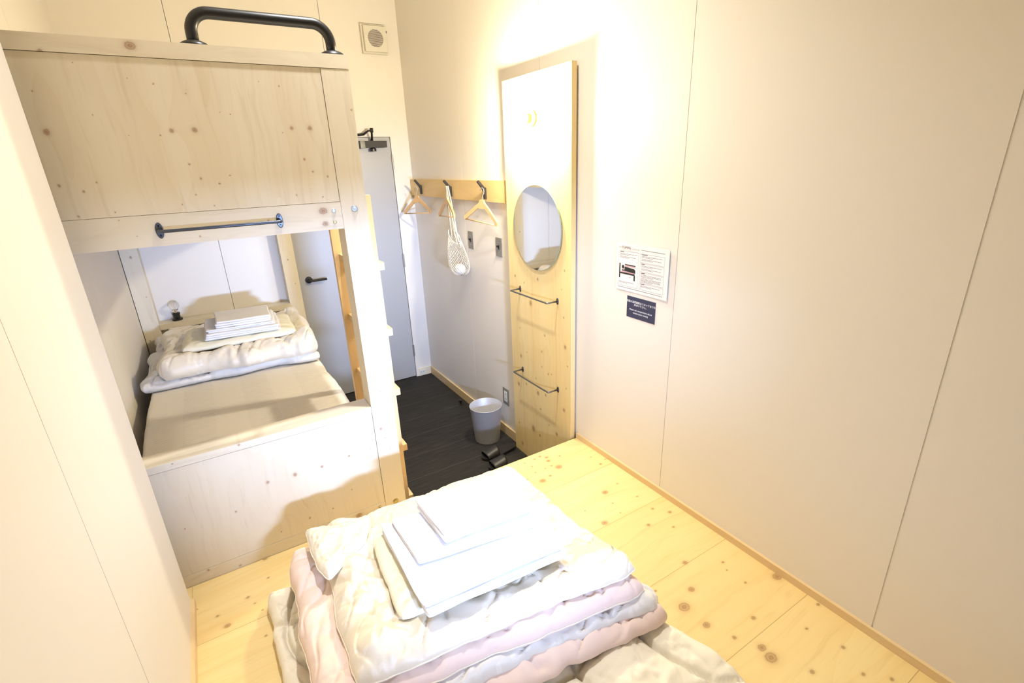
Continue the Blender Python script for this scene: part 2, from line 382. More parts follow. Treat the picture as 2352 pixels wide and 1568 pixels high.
M_ALU = plain('brushed aluminium', (0.66, 0.66, 0.69), 0.42, 0.5, Anisotropic=0.6)
M_LEATHER = plain('black slipper leather', (0.018, 0.016, 0.014), 0.45)
M_PAPER = plain('white paper', (0.80, 0.78, 0.78), 0.55)
M_NAVY = plain('navy card', (0.035, 0.04, 0.085), 0.6)
M_INK = plain('black print', (0.02, 0.018, 0.02), 0.6)
M_INKG = plain('grey print', (0.08, 0.07, 0.07), 0.6)
M_INKL = plain('light grey print', (0.22, 0.19, 0.18), 0.6)
M_INKR = plain('red print', (0.65, 0.12, 0.16), 0.6)
M_INKW = plain('white print', (0.85, 0.85, 0.9), 0.6)
M_CERAM = plain('tan ceramic', (0.22, 0.13, 0.05), 0.5)

# ribbed mattress cover
m = NT('ribbed cream mattress cover')
pos = m.n('ShaderNodeNewGeometry').outputs['Position']
sep = m.n('ShaderNodeSeparateXYZ', ins={0: pos}).outputs
blk = m.math('GREATER_THAN', m.math('SINE', m.math('MULTIPLY', sep[0], 2 * PI / 0.26)), 0.0)
rib = m.n('ShaderNodeTexWave', wave_type='BANDS', bands_direction='Y', ins={'Vector': pos, 'Scale': 17.0, 'Distortion': 1.2, 'Detail': 1.0, 'Detail Scale': 1.5}).outputs[1]
amp = m.math('ADD', m.math('MULTIPLY', blk, 0.6), 0.35)
m.set(Base_Color=m.mix(blk, (0.79, 0.75, 0.70), (0.775, 0.735, 0.685)), Roughness=0.85)
m.bump(m.math('MULTIPLY', rib, amp), 0.55, 0.0055)
M_RIB = m.m

# carpet boards
m = NT('charcoal ribbed carpet planks')
pos = m.n('ShaderNodeNewGeometry').outputs['Position']
sep = m.n('ShaderNodeSeparateXYZ', ins={0: pos}).outputs
fine = m.n('ShaderNodeTexNoise', ins={'Vector': m.vm('MULTIPLY', pos, (7.0, 150.0, 1.0)), 'Scale': 1.0, 'Detail': 3.0}).outputs[0]
row = m.math('DIVIDE', m.math('ADD', sep[1], 0.06), 0.245)
rid = m.math('FLOOR', row); rfr = m.math('FRACT', row)
tone = m.n('ShaderNodeTexWhiteNoise', noise_dimensions='1D', ins={'W': rid}).outputs[0]
edge = m.math('LESS_THAN', m.math('ABSOLUTE', m.math('SUBTRACT', rfr, 0.5)), 0.012)
c = m.ramp(fine, [(0.36, (0.006, 0.005, 0.005)), (0.55, (0.014, 0.013, 0.012)), (0.72, (0.036, 0.033, 0.030))])
c = m.mix(m.math('MULTIPLY', tone, 0.35), c, (0.026, 0.024, 0.021))
c = m.mix(m.math('MULTIPLY', edge, m.math('ADD', m.math('MULTIPLY', fine, 0.9), 0.1)), c, (0.055, 0.052, 0.05))
m.set(Base_Color=c, Roughness=0.85); m.bump(fine, 0.5, 0.003)
M_CARPET = m.m

# ---------------------------------------------------------------- room
XR, XL, XA, YF, YB, ZP, YW = 1.53, -0.313, -0.475, 3.996, 1.870, 0.350, 1.765
YBACK = -0.45
T = 0.0025
def panels_x(bm, xf, dirn, y0, y1, z0, z1, seams, gaps=0.0025):
    """cladding panels on a wall whose face lies at x = xf"""
    e = [y0] + list(seams) + [y1]
    for k in range(len(e) - 1):
        a = e[k] + (gaps / 2 if k else 0); b = e[k + 1] - (gaps / 2 if k < len(e) - 2 else 0)
        xs = sorted((xf, xf + dirn * T)); box(bm, xs[0], xs[1], a, b, z0, z1)
def panels_y(bm, yf, x0, x1, z0, z1, seams, gaps=0.0025):
    e = [x0] + list(seams) + [x1]
    for k in range(len(e) - 1):
        a = e[k] + (gaps / 2 if k else 0); b = e[k + 1] - (gaps / 2 if k < len(e) - 2 else 0)
        box(bm, a, b, yf, yf + T, z0, z1)

struct(mkbox('floor', (XA - 0.1, XR + 0.1, YBACK, YF + 0.1, -0.05, 0), M_CARPET, bevel=0))
struct(mkbox('ceiling', (XA - 0.1, XR + 0.1, YBACK, YF + 0.1, CEIL, CEIL + 0.05), M_CEIL, bevel=0))
bm = bmesh.new()
panels_x(bm, XR, 1, YBACK, 0.404, 0, CEIL, []); panels_x(bm, XR, 1, 0.409, YF, 0, CEIL, [1.278, 2.18, 3.085])
box(bm, XR + T, XR + 0.1, YBACK, YF + 0.1, 0, CEIL)
struct(link('wall_right', bm, M_WALL, bevel=0.0004))
bm = bmesh.new()
box(bm, XR - 0.0, XR + T + 0.001, 0.4045, 0.4085, 0, CEIL)
DX0, DX1, DZ = 0.530, 1.377, 2.020
bm.free()
bm = bmesh.new()
panels_y(bm, YF, XA, DX0 - 0.03, 0, CEIL, [0.076])
panels_y(bm, YF, DX0 - 0.03, DX1 + 0.004, DZ + 0.012, CEIL, [0.98])
panels_y(bm, YF, DX1 + 0.03, XR, 0, CEIL, [])
panels_y(bm, YF, DX1 + 0.004, DX1 + 0.03, DZ + 0.012, CEIL, [])
box(bm, XA - 0.1, XR + 0.1, YF + 0.05, YF + 0.1, 0, CEIL)
struct(link('wall_far', bm, M_WALL, bevel=0.0004))
bm = bmesh.new()
panels_x(bm, XL, -1, YBACK, YW, ZP - 0.34, CEIL, [0.2, 1.104])
box(bm, XA - 0.1, XL - T, YBACK, YW, 0, CEIL)
struct(link('wall_left', bm, M_WALL, bevel=0.0004))
bm = bmesh.new()
panels_x(bm, XA, -1, YW + 0.001, YF, 0, CEIL, [2.9])
box(bm, XA - 0.1, XA - T, YW, YF + 0.1, 0, CEIL)
struct(link('wall_alcove', bm, M_WALL, bevel=0.0004))
# back wall with the window opening
bm = bmesh.new()
wx0, wx1, wz0, wz1 = WIN[0] - 0.36, WIN[0] + 0.42, WIN[2] - 0.34, WIN[2] + 0.055
for b in ((XA - 0.1, wx0, 0, CEIL), (wx1, XR + 0.1, 0, CEIL), (wx0, wx1, 0, wz0), (wx0, wx1, wz1, CEIL)):
    box(bm, b[0], b[1], YBACK - 0.1, YBACK, b[2], b[3])
box(bm, wx0 - 0.02, wx1 + 0.02, YBACK - 0.6, YBACK - 0.1, wz1, wz1 + 0.02)  # unseen hood added to keep the daylight off the upper walls
struct(link('wall_back', bm, plain('darkened back wall', (0.36, 0.31, 0.25), 0.8)))  # unseen wall, coloured dark to cut its bounce onto the near walls
bm = bmesh.new()
for b in ((wx0, wx0 + 0.02, wz0, wz1), (wx1 - 0.02, wx1, wz0, wz1), (wx0 + 0.02, wx1 - 0.02, wz0, wz0 + 0.02)):
    box(bm, b[0], b[1], YBACK - 0.09, YBACK - 0.03, b[2], b[3])
struct(link('window_1', bm, M_WHITEP))
# skirting
def skirt(name, b, mat=W_SKIRT): return struct(mkbox(name, b, mat, bevel=0.002))
skirt('baseboard_right', (XR - 0.011, XR, 2.49, YF, 0, 0.068))
skirt('baseboard_far', (DX1 + 0.030, XR - 0.011, YF - 0.010, YF, 0, 0.068), W_X)
skirt('baseboard_platform', (XR - 0.012, XR, YBACK, 1.868, ZP, ZP + 0.030))
skirt('baseboard_left', (XL, XL + 0.013, YBACK, YW + 0.003, ZP, ZP + 0.030))
# door frame
bm = bmesh.new()
box(bm, DX1 + 0.004, DX1 + 0.030, YF - 0.004, YF + 0.05, 0, DZ + 0.012)
box(bm, DX0 - 0.03, DX0 - 0.004, YF - 0.004, YF + 0.05, 0, DZ + 0.012)
box(bm, DX0 - 0.004, DX1 + 0.004, YF - 0.004, YF + 0.05, DZ + 0.004, DZ + 0.012)
struct(link('trim_1', bm, M_WALL, bevel=0.001))
door = mkbox('door_1', (DX0, DX1, YF + 0.002, YF + 0.042, 0.008, DZ), M_DOOR, bevel=0.001); struct(door)
bm = bmesh.new()
for z0, z1 in ((0.205, 0.306), (1.010, 1.118), (1.785, 1.895)):
    tube(bm, [(DX1 + 0.002, YF - 0.009, z0), (DX1 + 0.002, YF - 0.009, z1)], 0.0075, 12)
    box(bm, DX1 - 0.004, DX1 + 0.008, YF - 0.008, YF + 0.0015, z0, z1)
h = link('hinge', bm, plain('hinge steel', (0.45, 0.44, 0.43), 0.35, 0.7), door); h['label'] = 'three small satin steel hinges'
bm = bmesh.new()
lathe(bm, [(0.026, 0.0), (0.026, -0.006), (0.022, -0.008)], (0.612, YF + 0.002, 1.012), 28, 'y')
tube(bm, arc_path([(0.612, YF, 1.012), (0.612, YF - 0.052, 1.012), (0.735, YF - 0.052, 1.012)], 0.014, 6), 0.0095, 14)
h = link('lever_handle', bm, M_BRONZE, door, smooth=True); h['label'] = 'dark bronze lever handle on a round rose'
bm = bmesh.new()
box(bm, 1.165, 1.332, YF - 0.058, YF + 0.001, 1.948, 1.993)
link('closer_body', bm, M_BRONZE, door, bevel=0.005)
bm = bmesh.new(); box(bm, 1.130, 1.164, YF - 0.060, YF + 0.001, 1.943, 1.995)
lathe(bm, [(0.024, 0.0), (0.024, 0.018), (0.012, 0.026)], (1.228, YF - 0.034, 1.921), 20, 'z')
link('closer_cap', bm, M_BLACKP, door, bevel=0.003)
bm = bmesh.new()
tube(bm, [(1.226, YF - 0.034, 1.992), (1.226, YF - 0.034, 2.006)], 0.011, 14)
tube(bm, [(1.226, YF - 0.036, 2.004), (1.222, YF - 0.060, 2.020), (1.217, YF - 0.085, 2.052), (1.215, YF - 0.092, 2.066)], [0.009, 0.008, 0.008, 0.010], 10)
tube(bm, [(1.215, YF - 0.092, 2.050), (1.215, YF - 0.092, 2.080)], 0.013, 14)
tube(bm, [(1.215, YF - 0.092, 2.066), (1.190, YF - 0.07, 2.060), (1.165, YF - 0.045, 2.040), (1.125, YF - 0.018, 2.038)], [0.007, 0.007, 0.009, 0.010], 10)
box(bm, 1.09, 1.15, YF - 0.02, YF - 0.001, 2.032, 2.046)
link('closer_arm', bm, M_BLACKP, door, smooth=True)

# ---------------------------------------------------------------- sleeping platform
pl = thing('sleeping_platform', (0.5, 0.8, 0), 'raised pine sleeping platform of wide knotty boards filling the front of the room', 'platform')
bm = bmesh.new(); box(bm, XL + 0.0004, XR - 0.001, YBACK + 0.001, YB - 0.001, ZP - 0.028, ZP)
link('deck', bm, W_PLAT, pl)
struct(mkbox('platform_nib', (XA + 0.001, XL - 0.0003, YW + 0.002, YB - 0.001, ZP - 0.028, ZP), W_PLAT, bevel=0))  # piece of the platform deck beside the bunk, modelled apart
bm = bmesh.new(); box(bm, 0.56, XR - 0.001, YB - 0.028, YB - 0.006, 0.002, ZP - 0.028)
link('front_board', bm, W_X, pl, bevel=0.001)

# ---------------------------------------------------------------- bunk bed
bed = thing('bunk_bed', (0.03, 2.93, 0), 'pale knotty pine bunk bed built into the alcove on the left', 'bunk bed')
PX0, PX1 = 0.438, 0.530     # right hand post
BZT = 2.156
# near frame (facing the camera)
def bolt(parent, x, z, r, mat, y=YB, ringm=M_DARKHOLE):
    bm = bmesh.new(); lathe(bm, [(r * 0.86, 0.001), (r, -0.0008), (r * 0.9, -0.0016), (r * 0.74, -0.0005)], (x, y, z), 22, 'y')
    lathe(bm, [(r * 0.55, 0.0), (r * 0.55, -0.0030), (r * 0.42, -0.0042)], (x, y, z), 6, 'y')
    o = link('bolt', bm, mat, parent, smooth=False); return o
post = mkbox('post', (PX0, PX1, YB, YB + 0.098, 0, BZT - 0.0435), W_POST, bed, 0.003)
bolt(post, 0.484, 1.663, 0.0125, M_ZINC); bolt(post, 0.483, 0.385, 0.0135, M_BRASSY)
mkbox('post', (XA + 0.004, XA + 0.098, YB, YB + 0.098, 0, BZT - 0.0435), W_POST, bed, 0.003)
mkbox('post', (PX0, PX1, YF - 0.102, YF - 0.004, 0, BZT - 0.0435), W_POSTF, bed, 0.003)
mkbox('post', (XA + 0.004, XA + 0.098, YF - 0.102, YF - 0.004, 0, BZT - 0.0435), W_POSTF, bed, 0.003)
mkbox('top_rail', (XA + 0.004, PX1, YB - 0.001, YB + 0.098, BZT - 0.042, BZT), W_TOP, bed, 0.002)
IX0, IX1 = XA + 0.0985, PX0 - 0.0006
mkbox('guard_panel', (IX0, IX1 - 0.0008, YB + 0.0016, YB + 0.025, 1.6915, BZT - 0.0435), W_GUARD, bed, 0.0006)
br = mkbox('bottom_rail', (IX0, IX1, YB + 0.0005, YB + 0.040, 1.597, 1.690), W_BOT, bed, 0.0012)
bolt(br, 0.410, 1.661, 0.0075, M_ZINC, YB + 0.0005); bolt(br, 0.408, 1.622, 0.0065, M_BRASSY, YB + 0.0005)
# lower foot end
mkbox('foot_rail', (IX0, IX1 - 0.0008, YB + 0.0005, YB + 0.098, 0.846, 0.873), W_LOWR, bed, 0.0018)
mkbox('foot_panel', (IX0, IX1 - 0.0012, YB + 0.0018, YB + 0.025, 0.4022, 0.8443), W_LOW, bed, 0.0006)
fr = mkbox('foot_base_rail', (IX0, IX1, YB + 0.0005, YB + 0.040, 0.300, 0.401), W_LOWR, bed, 0.001)
bolt(fr, 0.411, 0.386, 0.0065, M_BRASSY, YB + 0.0005); bolt(fr, 0.408, 0.360, 0.0055, M_DARKHOLE, YB + 0.0005)
# side rails
for x0, x1 in ((XA + 0.010, XA + 0.040), (0.456, 0.4880)):
    mkbox('side_rail', (x0, x1, YB + 0.0985, YF - 0.1025, 1.597, 1.735), W_Y, bed, 0.002)
    mkbox('side_rail', (x0, x1, YB + 0.0985, YF - 0.1025, 0.38, 0.528), W_Y, bed, 0.002)
mkbox('guard_rail', (0.456, 0.4880, YB + 0.62, YF - 0.1025, 1.98, 2.07), W_Y, bed, 0.002)
mkbox('upper_base', (XA + 0.042, 0.454, YB + 0.042, YF - 0.1025, 1.640, 1.660), W_Y, bed, 0.001)
mkbox('lower_base', (XA + 0.042, 0.454, YB + 0.042, YF - 0.1025, 0.530, 0.550), W_Y, bed, 0.001)
# head end
mkbox('head_rail', (IX0, IX1, YF - 0.104, YF - 0.004, 0.838, 0.878), W_X, bed, 0.002)
mkbox('head_panel', (IX0, IX1, YF - 0.040, YF - 0.015, 0.50, 0.8375), W_X, bed, 0.001)
mkbox('head_rail', (IX0, IX1, YF - 0.060, YF - 0.015, 1.597, 1.69), W_X, bed, 0.002)
mkbox('head_panel', (IX0, IX1, YF - 0.058, YF - 0.034, 1.6905, BZT - 0.0425), W_X, bed, 0.001)
mkbox('head_rail', (XA + 0.004, PX1, YF - 0.102, YF - 0.004, BZT - 0.042, BZT), W_X, bed, 0.002)
b_ = mkbox('bracket', (PX1 + 0.0005, PX1 + 0.0045, YF - 0.088, YF - 0.045, 1.46, 1.60), M_BLACK, bed, 0.001); b_['label'] = 'black steel corner bracket'
# black grab bar
gb = thing('grab_bar', (0.295, YB + 0.05, BZT), 'thick black tubular grab handle standing on top of the upper bunk board', 'grab bar')
bm = bmesh.new()
tube(bm, arc_path([(0.094, YB + 0.05, BZT + 0.004), (0.094, YB + 0.05, BZT + 0.094), (0.495, YB + 0.05, BZT + 0.094), (0.495, YB + 0.05, BZT + 0.004)], 0.055, 14), 0.0165, 22)
link('bar', bm, M_BLACK, gb, smooth=True)
for x in (0.094, 0.495):
    bm = bmesh.new(); lathe(bm, [(0.040, 0.0005), (0.040, 0.003), (0.036, 0.010), (0.024, 0.016), (0.0175, 0.018)], (x, YB + 0.05, BZT), 30)
    link('flange', bm, M_BLACK, gb, smooth=True)
# steel bar on the bunk rail
sb = thing('towel_bar', (0.058, YB, 1.643), 'thin blued steel bar screwed to the lower rail of the upper bunk', 'towel bar')
bm = bmesh.new()
tube(bm, arc_path([(-0.112, YB + 0.001, 1.643), (-0.112, YB - 0.042, 1.643), (0.228, YB - 0.042, 1.643), (0.228, YB + 0.001, 1.643)], 0.006, 5), 0.0050, 14)
link('bar', bm, M_BLUESTEEL, sb, smooth=True)
def oval_flange(parent, c, mat, ax='y', ry=0.009, rz=0.021):
    bm = bmesh.new(); lathe(bm, [(1, 0.0), (1, -0.0025), (0.85, -0.0040)], (0, 0, 0), 26, ax)
    for v in bm.verts:
        if ax == 'y': v.co = Vector((c[0] + v.co.x * ry, c[1] + v.co.y, c[2] + v.co.z * rz))
        else: v.co = Vector((c[0] + v.co.x, c[1] + v.co.y * ry, c[2] + v.co.z * rz))
    fl = link('flange', bm, mat, parent)
    for s in (-1, 1):
        bm = bmesh.new(); cc = (c[0], c[1] - 0.004, c[2] + s * rz * 0.62) if ax == 'y' else (c[0] - 0.004, c[1], c[2] + s * rz * 0.62)
        lathe(bm, [(0.0036, 0.0005), (0.0036, -0.0008), (0.002, -0.0016)], cc, 12, ax)
        link('screw', bm, M_BLACKP, fl)
for x in (-0.112, 0.228): oval_flange(sb, (x, YB, 1.643), M_BLUESTEEL, rz=0.024, ry=0.0105)

# ladder
lad = thing('bunk_ladder', (0.53, 2.17, 0), 'narrow pine ladder with flat treads on the open side of the bunk bed', 'ladder')
LX0, LX1 = 0.5315, 0.577
LY0, LY1 = 1.971, 2.395
st = []
for y0, y1 in ((LY0, LY0 + 0.030), (LY1 - 0.030, LY1)):
    bm = bmesh.new()
    box(bm, LX0 + (-0.042 if y0 > 2.1 or True else 0) + 0.0, LX1, y0, y1, 0.0, 1.702)
    st.append(bm)
for bm in st: link('stile', bm, W_LAD, lad, bevel=0.003)
for k, z in enumerate((0.285, 0.570, 0.860, 1.145, 1.432)):
    mkbox('tread', (LX0 - 0.020, 0.607, LY0 + 0.0305, LY1 - 0.0305, z - 0.031, z), W_LAD, lad, 0.002)

# ---------------------------------------------------------------- lower bunk bedding
bm = bmesh.new()
puffy(bm, [(-0.415, 1.985), (0.452, 1.985), (0.430, 3.885), (-0.425, 3.885)], 0.552, 0.742, r=0.022, nu=60, nv=120, wr=0.003, wscale=4, wob=0.004, seed=2.0, corner=0.05)
mat_o = link('mattress', bm, M_RIB, smooth=True, origin=(0.0, 2.93, 0.552)); tag(mat_o, 'cream ribbed mattress lying in the lower bunk', 'mattress')

duv = thing('folded_duvet', (0.02, 3.4, 0.745), 'shiny pale duvet folded at the head end of the lower bunk', 'duvet')
def hA(x, y, s, t): return 0.010 * fb(x, y, 1.0, 9)
bm = bmesh.new()
puffy(bm, [(-0.432, 2.95), (0.40, 2.92), (0.43, 3.84), (-0.43, 3.86)], 0.744, 0.812, r=0.04, nu=110, nv=70, hmod=hA, wob=0.022, wr=0.013, wscale=6, seed=6.0, wdir=(0.3, 1))
link('under_fold', bm, M_GREYC, duv, smooth=True)
def hB(x, y, s, t):
    h = 0.0
    h += 0.022 * math.exp(-((y - 2.985) / 0.05) ** 2)                     # front roll
    h += 0.030 * math.exp(-((x - 0.40) / 0.07) ** 2)                      # right shoulder
    h += 0.012 * math.exp(-((x + 0.31) / 0.06) ** 2)
    h -= 0.020 * math.exp(-((x - 0.03 - 0.2 * (y - 3.0)) / 0.016) ** 2) * max(0, 1 - abs(y - 2.95) / 0.12)
    h -= 0.018 * math.exp(-((x - 0.25 + 0.3 * (y - 3.0)) / 0.016) ** 2) * max(0, 1 - abs(y - 2.95) / 0.12)
    return h
bm = bmesh.new()
puffy(bm, [(-0.345, 2.925), (0.425, 2.88), (0.465, 3.66), (-0.35, 3.72)], 0.795, 0.890, r=0.05, nu=120, nv=90, hmod=hB, wob=0.018, wr=0.012, wscale=5, seed=9.3, wdir=(0.4, 1))
link('top_fold', bm, M_SATIN, duv, smooth=True)

def slab_pillow(name, quad, z0, z1, mat, label, seed):
    bm = bmesh.new(); puffy(bm, quad, z0, z1, r=0.075, nu=60, nv=46, wob=0.004, wr=0.004, wscale=8, seed=seed, corner=0.03, flat_bottom=True)
    c = [sum(p[i] for p in quad) / 4 for i in (0, 1)]
    o = link(name, bm, mat, smooth=True, origin=(c[0], c[1], z0)); return tag(o, label, 'pillow')
slab_pillow('pillow', [(-0.235, 3.015), (0.345, 3.00), (0.355, 3.42), (-0.215, 3.42)], 0.893, 0.945, M_PILLOW, 'flat cream pillow between the folded duvet and the linen in the lower bunk', 3.0)

def linen(name, quad, z0, layers, t, mat, label, cat, seed, jitter=0.006, wr=0.0015, group=None, open_edge=True):
    """a sheet folded into layers, each layer a thin soft slab"""
    bm = bmesh.new(); rnd = random.Random(int(seed * 10)); z = z0
    for k in range(layers):
        j = [(a + rnd.uniform(-jitter, jitter), b + rnd.uniform(-jitter, jitter)) for a, b in quad]
        puffy(bm, j, z, z + t * 0.99, r=t * 0.55, nu=44, nv=36, wob=0.003, wr=wr * (k + 1) / layers, wscale=5, seed=seed + k, corner=0.012,
              hmod=(lambda x, y, s, u: -0.5 * wr * fb(x, y, 7, 14)))
        z += t
    c = [sum(p[i] for p in quad) / 4 for i in (0, 1)]
    o = link(name, bm, mat, smooth=True, origin=(c[0], c[1], z0)); return tag(o, label, cat, group)
linen('folded_sheet', [(-0.115, 3.045), (0.262, 3.015), (0.285, 3.33), (-0.110, 3.36)], 0.9455, 3, 0.0105, M_COTTON, 'white folded bed sheet lowest in the linen stack in the lower bunk', 'bed sheet', 1.1)
linen('folded_pillowcase', [(-0.100, 3.07), (0.245, 3.045), (0.270, 3.33), (-0.105, 3.36)], 0.9775, 2, 0.009, M_COTTON, 'white folded pillowcase under the towel in the lower bunk', 'pillowcase', 2.3)
linen('folded_towel', [(-0.052, 3.075), (0.228, 3.05), (0.240, 3.31), (-0.045, 3.335)], 0.996, 3, 0.0125, M_TERRY, 'thick white folded towel on top of the linen stack in the lower bunk', 'towel', 3.7, 0.003)

# small bulb lamp on the shelf
bl = thing('bulb_lamp', (-0.272, 3.945, 0.8785), 'unlit clear bulb in a black socket on the head shelf of the lower bunk', 'lamp')
bm = bmesh.new(); lathe(bm, [(0.031, 0.0), (0.031, 0.012), (0.024, 0.016), (0.021, 0.018), (0.021, 0.040), (0.024, 0.042), (0.024, 0.050), (0.018, 0.052)], (-0.272, 3.945, 0.879), 26)
link('socket', bm, M_BLACKP, bl, smooth=False)
bm = bmesh.new(); prof = [(0.013, 0.052), (0.0145, 0.062)]
for k in range(0, 15):
    a = -0.95 + k * (PI / 2 + 0.95) / 14
    prof.append((0.0315 * math.cos(a), 0.1005 + 0.0315 * math.sin(a)))
lathe(bm, prof, (-0.272, 3.945, 0.879), 28)
g = link('glass_bulb', bm, M_GLASS, bl, smooth=True)
bm = bmesh.new(); tube(bm, [(-0.272, 3.945, 0.93), (-0.272, 3.945, 0.955)], 0.004, 8)
for k in range(4):
    a = k * PI / 2
    tube(bm, [(-0.272 + 0.003 * math.cos(a), 3.945 + 0.003 * math.sin(a), 0.953), (-0.272 + 0.009 * math.cos(a), 3.945 + 0.009 * math.sin(a), 0.990)], 0.0008, 6)
link('filament', bm, M_FIL, bl)

# ---------------------------------------------------------------- near bedding
PADQ = [(-0.045, -0.30), (1.155, -0.30), (0.905, 1.60), (-0.080, 1.62)]
def padx(x, y):     # quilting lines
    a = abs(math.sin(PI * (x + 0.045 * math.sin(2 * PI * y / 0.62)) / 0.235))
    b = abs(math.sin(PI * (y + 0.040 * math.sin(2 * PI * x / 0.50) + 0.06) / 0.30))
    return -0.018 * max(math.exp(-(a / 0.10) ** 2), math.exp(-(b / 0.08) ** 2)) + 0.034 * (min(a, 1) * min(b, 1)) ** 0.5 - 0.014
bm = bmesh.new()
puffy(bm, PADQ, ZP + 0.001, 0.402, r=0.045, nu=240, nv=400, hmod=lambda x, y, s, t: padx(x, y), wob=0.010, wr=0.007, wscale=7, seed=20, corner=0.05)
o = link('quilted_pad', bm, M_PAD, smooth=True, origin=(0.46, 0.65, ZP + 0.001)); tag(o, 'cream quilted sleeping pad laid on the wooden platform under the duvet', 'sleeping pad')

d2 = thing('folded_duvet', (0.5, 1.25, 0.40), 'big puffy cream and pink duvet folded on the sleeping pad in the foreground', 'duvet')
bm = bmesh.new()
puffy(bm, [(0.055, 0.880), (1.000, 0.765), (0.955, 1.56), (0.000, 1.66)], 0.405, 0.468, r=0.045, nu=150, nv=110, wob=0.022, wr=0.016, wscale=5, seed=31, wdir=(1, 0.2), corner=0.06)
link('lower_fold', bm, M_PINK, d2, smooth=True)
bm = bmesh.new()
rim = puffy(bm, [(0.060, 0.905), (0.985, 0.782), (0.930, 1.56), (0.050, 1.64)], 0.445, 0.508, r=0.045, nu=150, nv=110, wob=0.020, wr=0.014, wscale=6, seed=37, wdir=(1, 0.3), corner=0.05)
link('middle_fold', bm, M_GREYC, d2, smooth=True)
bm = bmesh.new()
rimp = puffy(bm, [(-0.005, 0.945), (0.962, 0.805), (0.920, 1.56), (0.010, 1.605)], 0.485, 0.560, r=0.05, nu=150, nv=110, wob=0.010, wr=0.010, wscale=5, seed=43, wdir=(0.2, 1), corner=0.045)
pf = link('pink_lining', bm, M_PINK, d2, smooth=True)
bm = bmesh.new(); tube(bm, rimp, 0.0026, 8, closed=True); link('piping', bm, M_PIPING, pf, smooth=True)
def hC(x, y, s, t):
    # rolled rims with a shallow tray where the pillow lies
    k = 0.0
    near = 1.0 + 0.0; yn = 1.015 - 0.155 * (x - 0.1)
    k += 0.018 * math.exp(-((y - yn - 0.03) / 0.05) ** 2)
    xl = 0.165 + 0.06 * max(0, y - 1.0)
    k += 0.024 * math.exp(-((x - xl) / 0.055) ** 2)
    k += 0.020 * math.exp(-((y - 1.49) / 0.07) ** 2) * max(0, min(1, (x - 0.1) / 0.1))
    # crosswise puckers on the rims
    k += 0.005 * math.sin(x * 62 + 5 * fb(x, y, 2, 5)) * math.exp(-((y - yn - 0.02) / 0.06) ** 2) * (0.5 + fb(x, y, 4, 7))
    k += 0.005 * math.sin(y * 58 + 6 * fb(x, y, 6, 5)) * math.exp(-((x - xl) / 0.05) ** 2) * (0.5 + fb(x, y, 5, 7))
    return k
bm = bmesh.new()
rimc = puffy(bm, [(0.082, 0.968), (0.940, 0.845), (0.900, 1.555), (0.125, 1.605)], 0.548, 0.600, r=0.05, nu=170, nv=130, hmod=hC, wob=0.010, wr=0.011, wscale=5, seed=51, wdir=(0.5, 1), corner=0.05)
tf = link('top_fold', bm, M_SATIN, d2, smooth=True)
bm = bmesh.new(); tube(bm, rimc, 0.0028, 8, closed=True); link('piping', bm, M_PIPING, tf, smooth=True)

bm = bmesh.new()
rf = puffy(bm, [(0.095, 1.315), (0.245, 1.405), (0.315, 1.520), (0.070, 1.590)], 0.592, 0.640, r=0.05, nu=50, nv=50, wob=0.010, wr=0.010, wscale=9, seed=66, wdir=(1, 0.6), corner=0.02)
fl_ = link('corner_flap', bm, M_SATIN, d2, smooth=True)
bm = bmesh.new(); tube(bm, rf, 0.0024, 8, closed=True); link('piping', bm, M_PIPING, fl_, smooth=True)

slab_pillow('pillow', [(0.235, 1.045), (0.72, 0.990), (0.76, 1.37), (0.265, 1.420)], 0.602, 0.648, M_PILLOW, 'flat cream pillow under the linen on the foreground duvet', 5.0)
linen('folded_sheet', [(0.300, 0.985), (0.742, 0.955), (0.768, 1.12), (0.300, 1.40)], 0.6485, 2, 0.0075, M_COTTON, 'large white folded bed sheet lowest in the linen stack on the foreground duvet', 'bed sheet', 4.4, group='folded sheets on the foreground duvet')
linen('folded_sheet', [(0.292, 1.010), (0.738, 0.975), (0.782, 1.13), (0.297, 1.405)], 0.6640, 2, 0.0070, M_COTTON, 'white folded bed sheet second from the bottom on the foreground duvet', 'bed sheet', 5.2, 0.003, group='folded sheets on the foreground duvet')
linen('folded_pillowcase', [(0.338, 1.150), (0.748, 1.085), (0.775, 1.25), (0.330, 1.385)], 0.6785, 2, 0.009, M_COTTON, 'white folded pillowcase under the towel in the foreground', 'pillowcase', 6.1)
linen('folded_towel', [(0.432, 1.165), (0.735, 1.135), (0.752, 1.335), (0.420, 1.380)], 0.697, 3, 0.0135, M_TERRY, 'thick white folded towel on top of the linen in the foreground', 'towel', 7.3, 0.003)

# ---------------------------------------------------------------- upright plank with mirror, lamp, bars
XPF = 1.490
pk = thing('upright_plank', (1.505, 2.175, 0), 'tall knotty pine plank standing off the right wall behind the round mirror', 'plank')
mkbox('board', (XPF, XPF + 0.028, 1.882, 2.467, 0.0, 2.200), W_PLANK, pk, 0.0012)
mkbox('shade_strip', (XPF + 0.0285, XR - 0.0005, 1.892, 1.940, 0.36, 2.170), plain('grey batten', (0.36, 0.33, 0.33), 0.7), pk, 0.0008)  # grey strips standing in for the shadow line between plank and wall
mkbox('shade_strip', (XPF + 0.0285, XR - 0.0005, 2.40, 2.445, 0.36, 2.170), plain('grey batten b', (0.36, 0.33, 0.33), 0.7), pk, 0.0008)
mi = thing('round_mirror', (XPF, 2.168, 1.470), 'round frameless mirror fixed on the pine plank', 'mirror')
bm = bmesh.new(); lathe(bm, [(0.2185, -0.0005), (0.2200, -0.0012), (0.2200, -0.0055)], (XPF - 0.004, 2.168, 1.470), 96, 'x')
link('edge', bm, M_MIRROR_EDGE, mi)
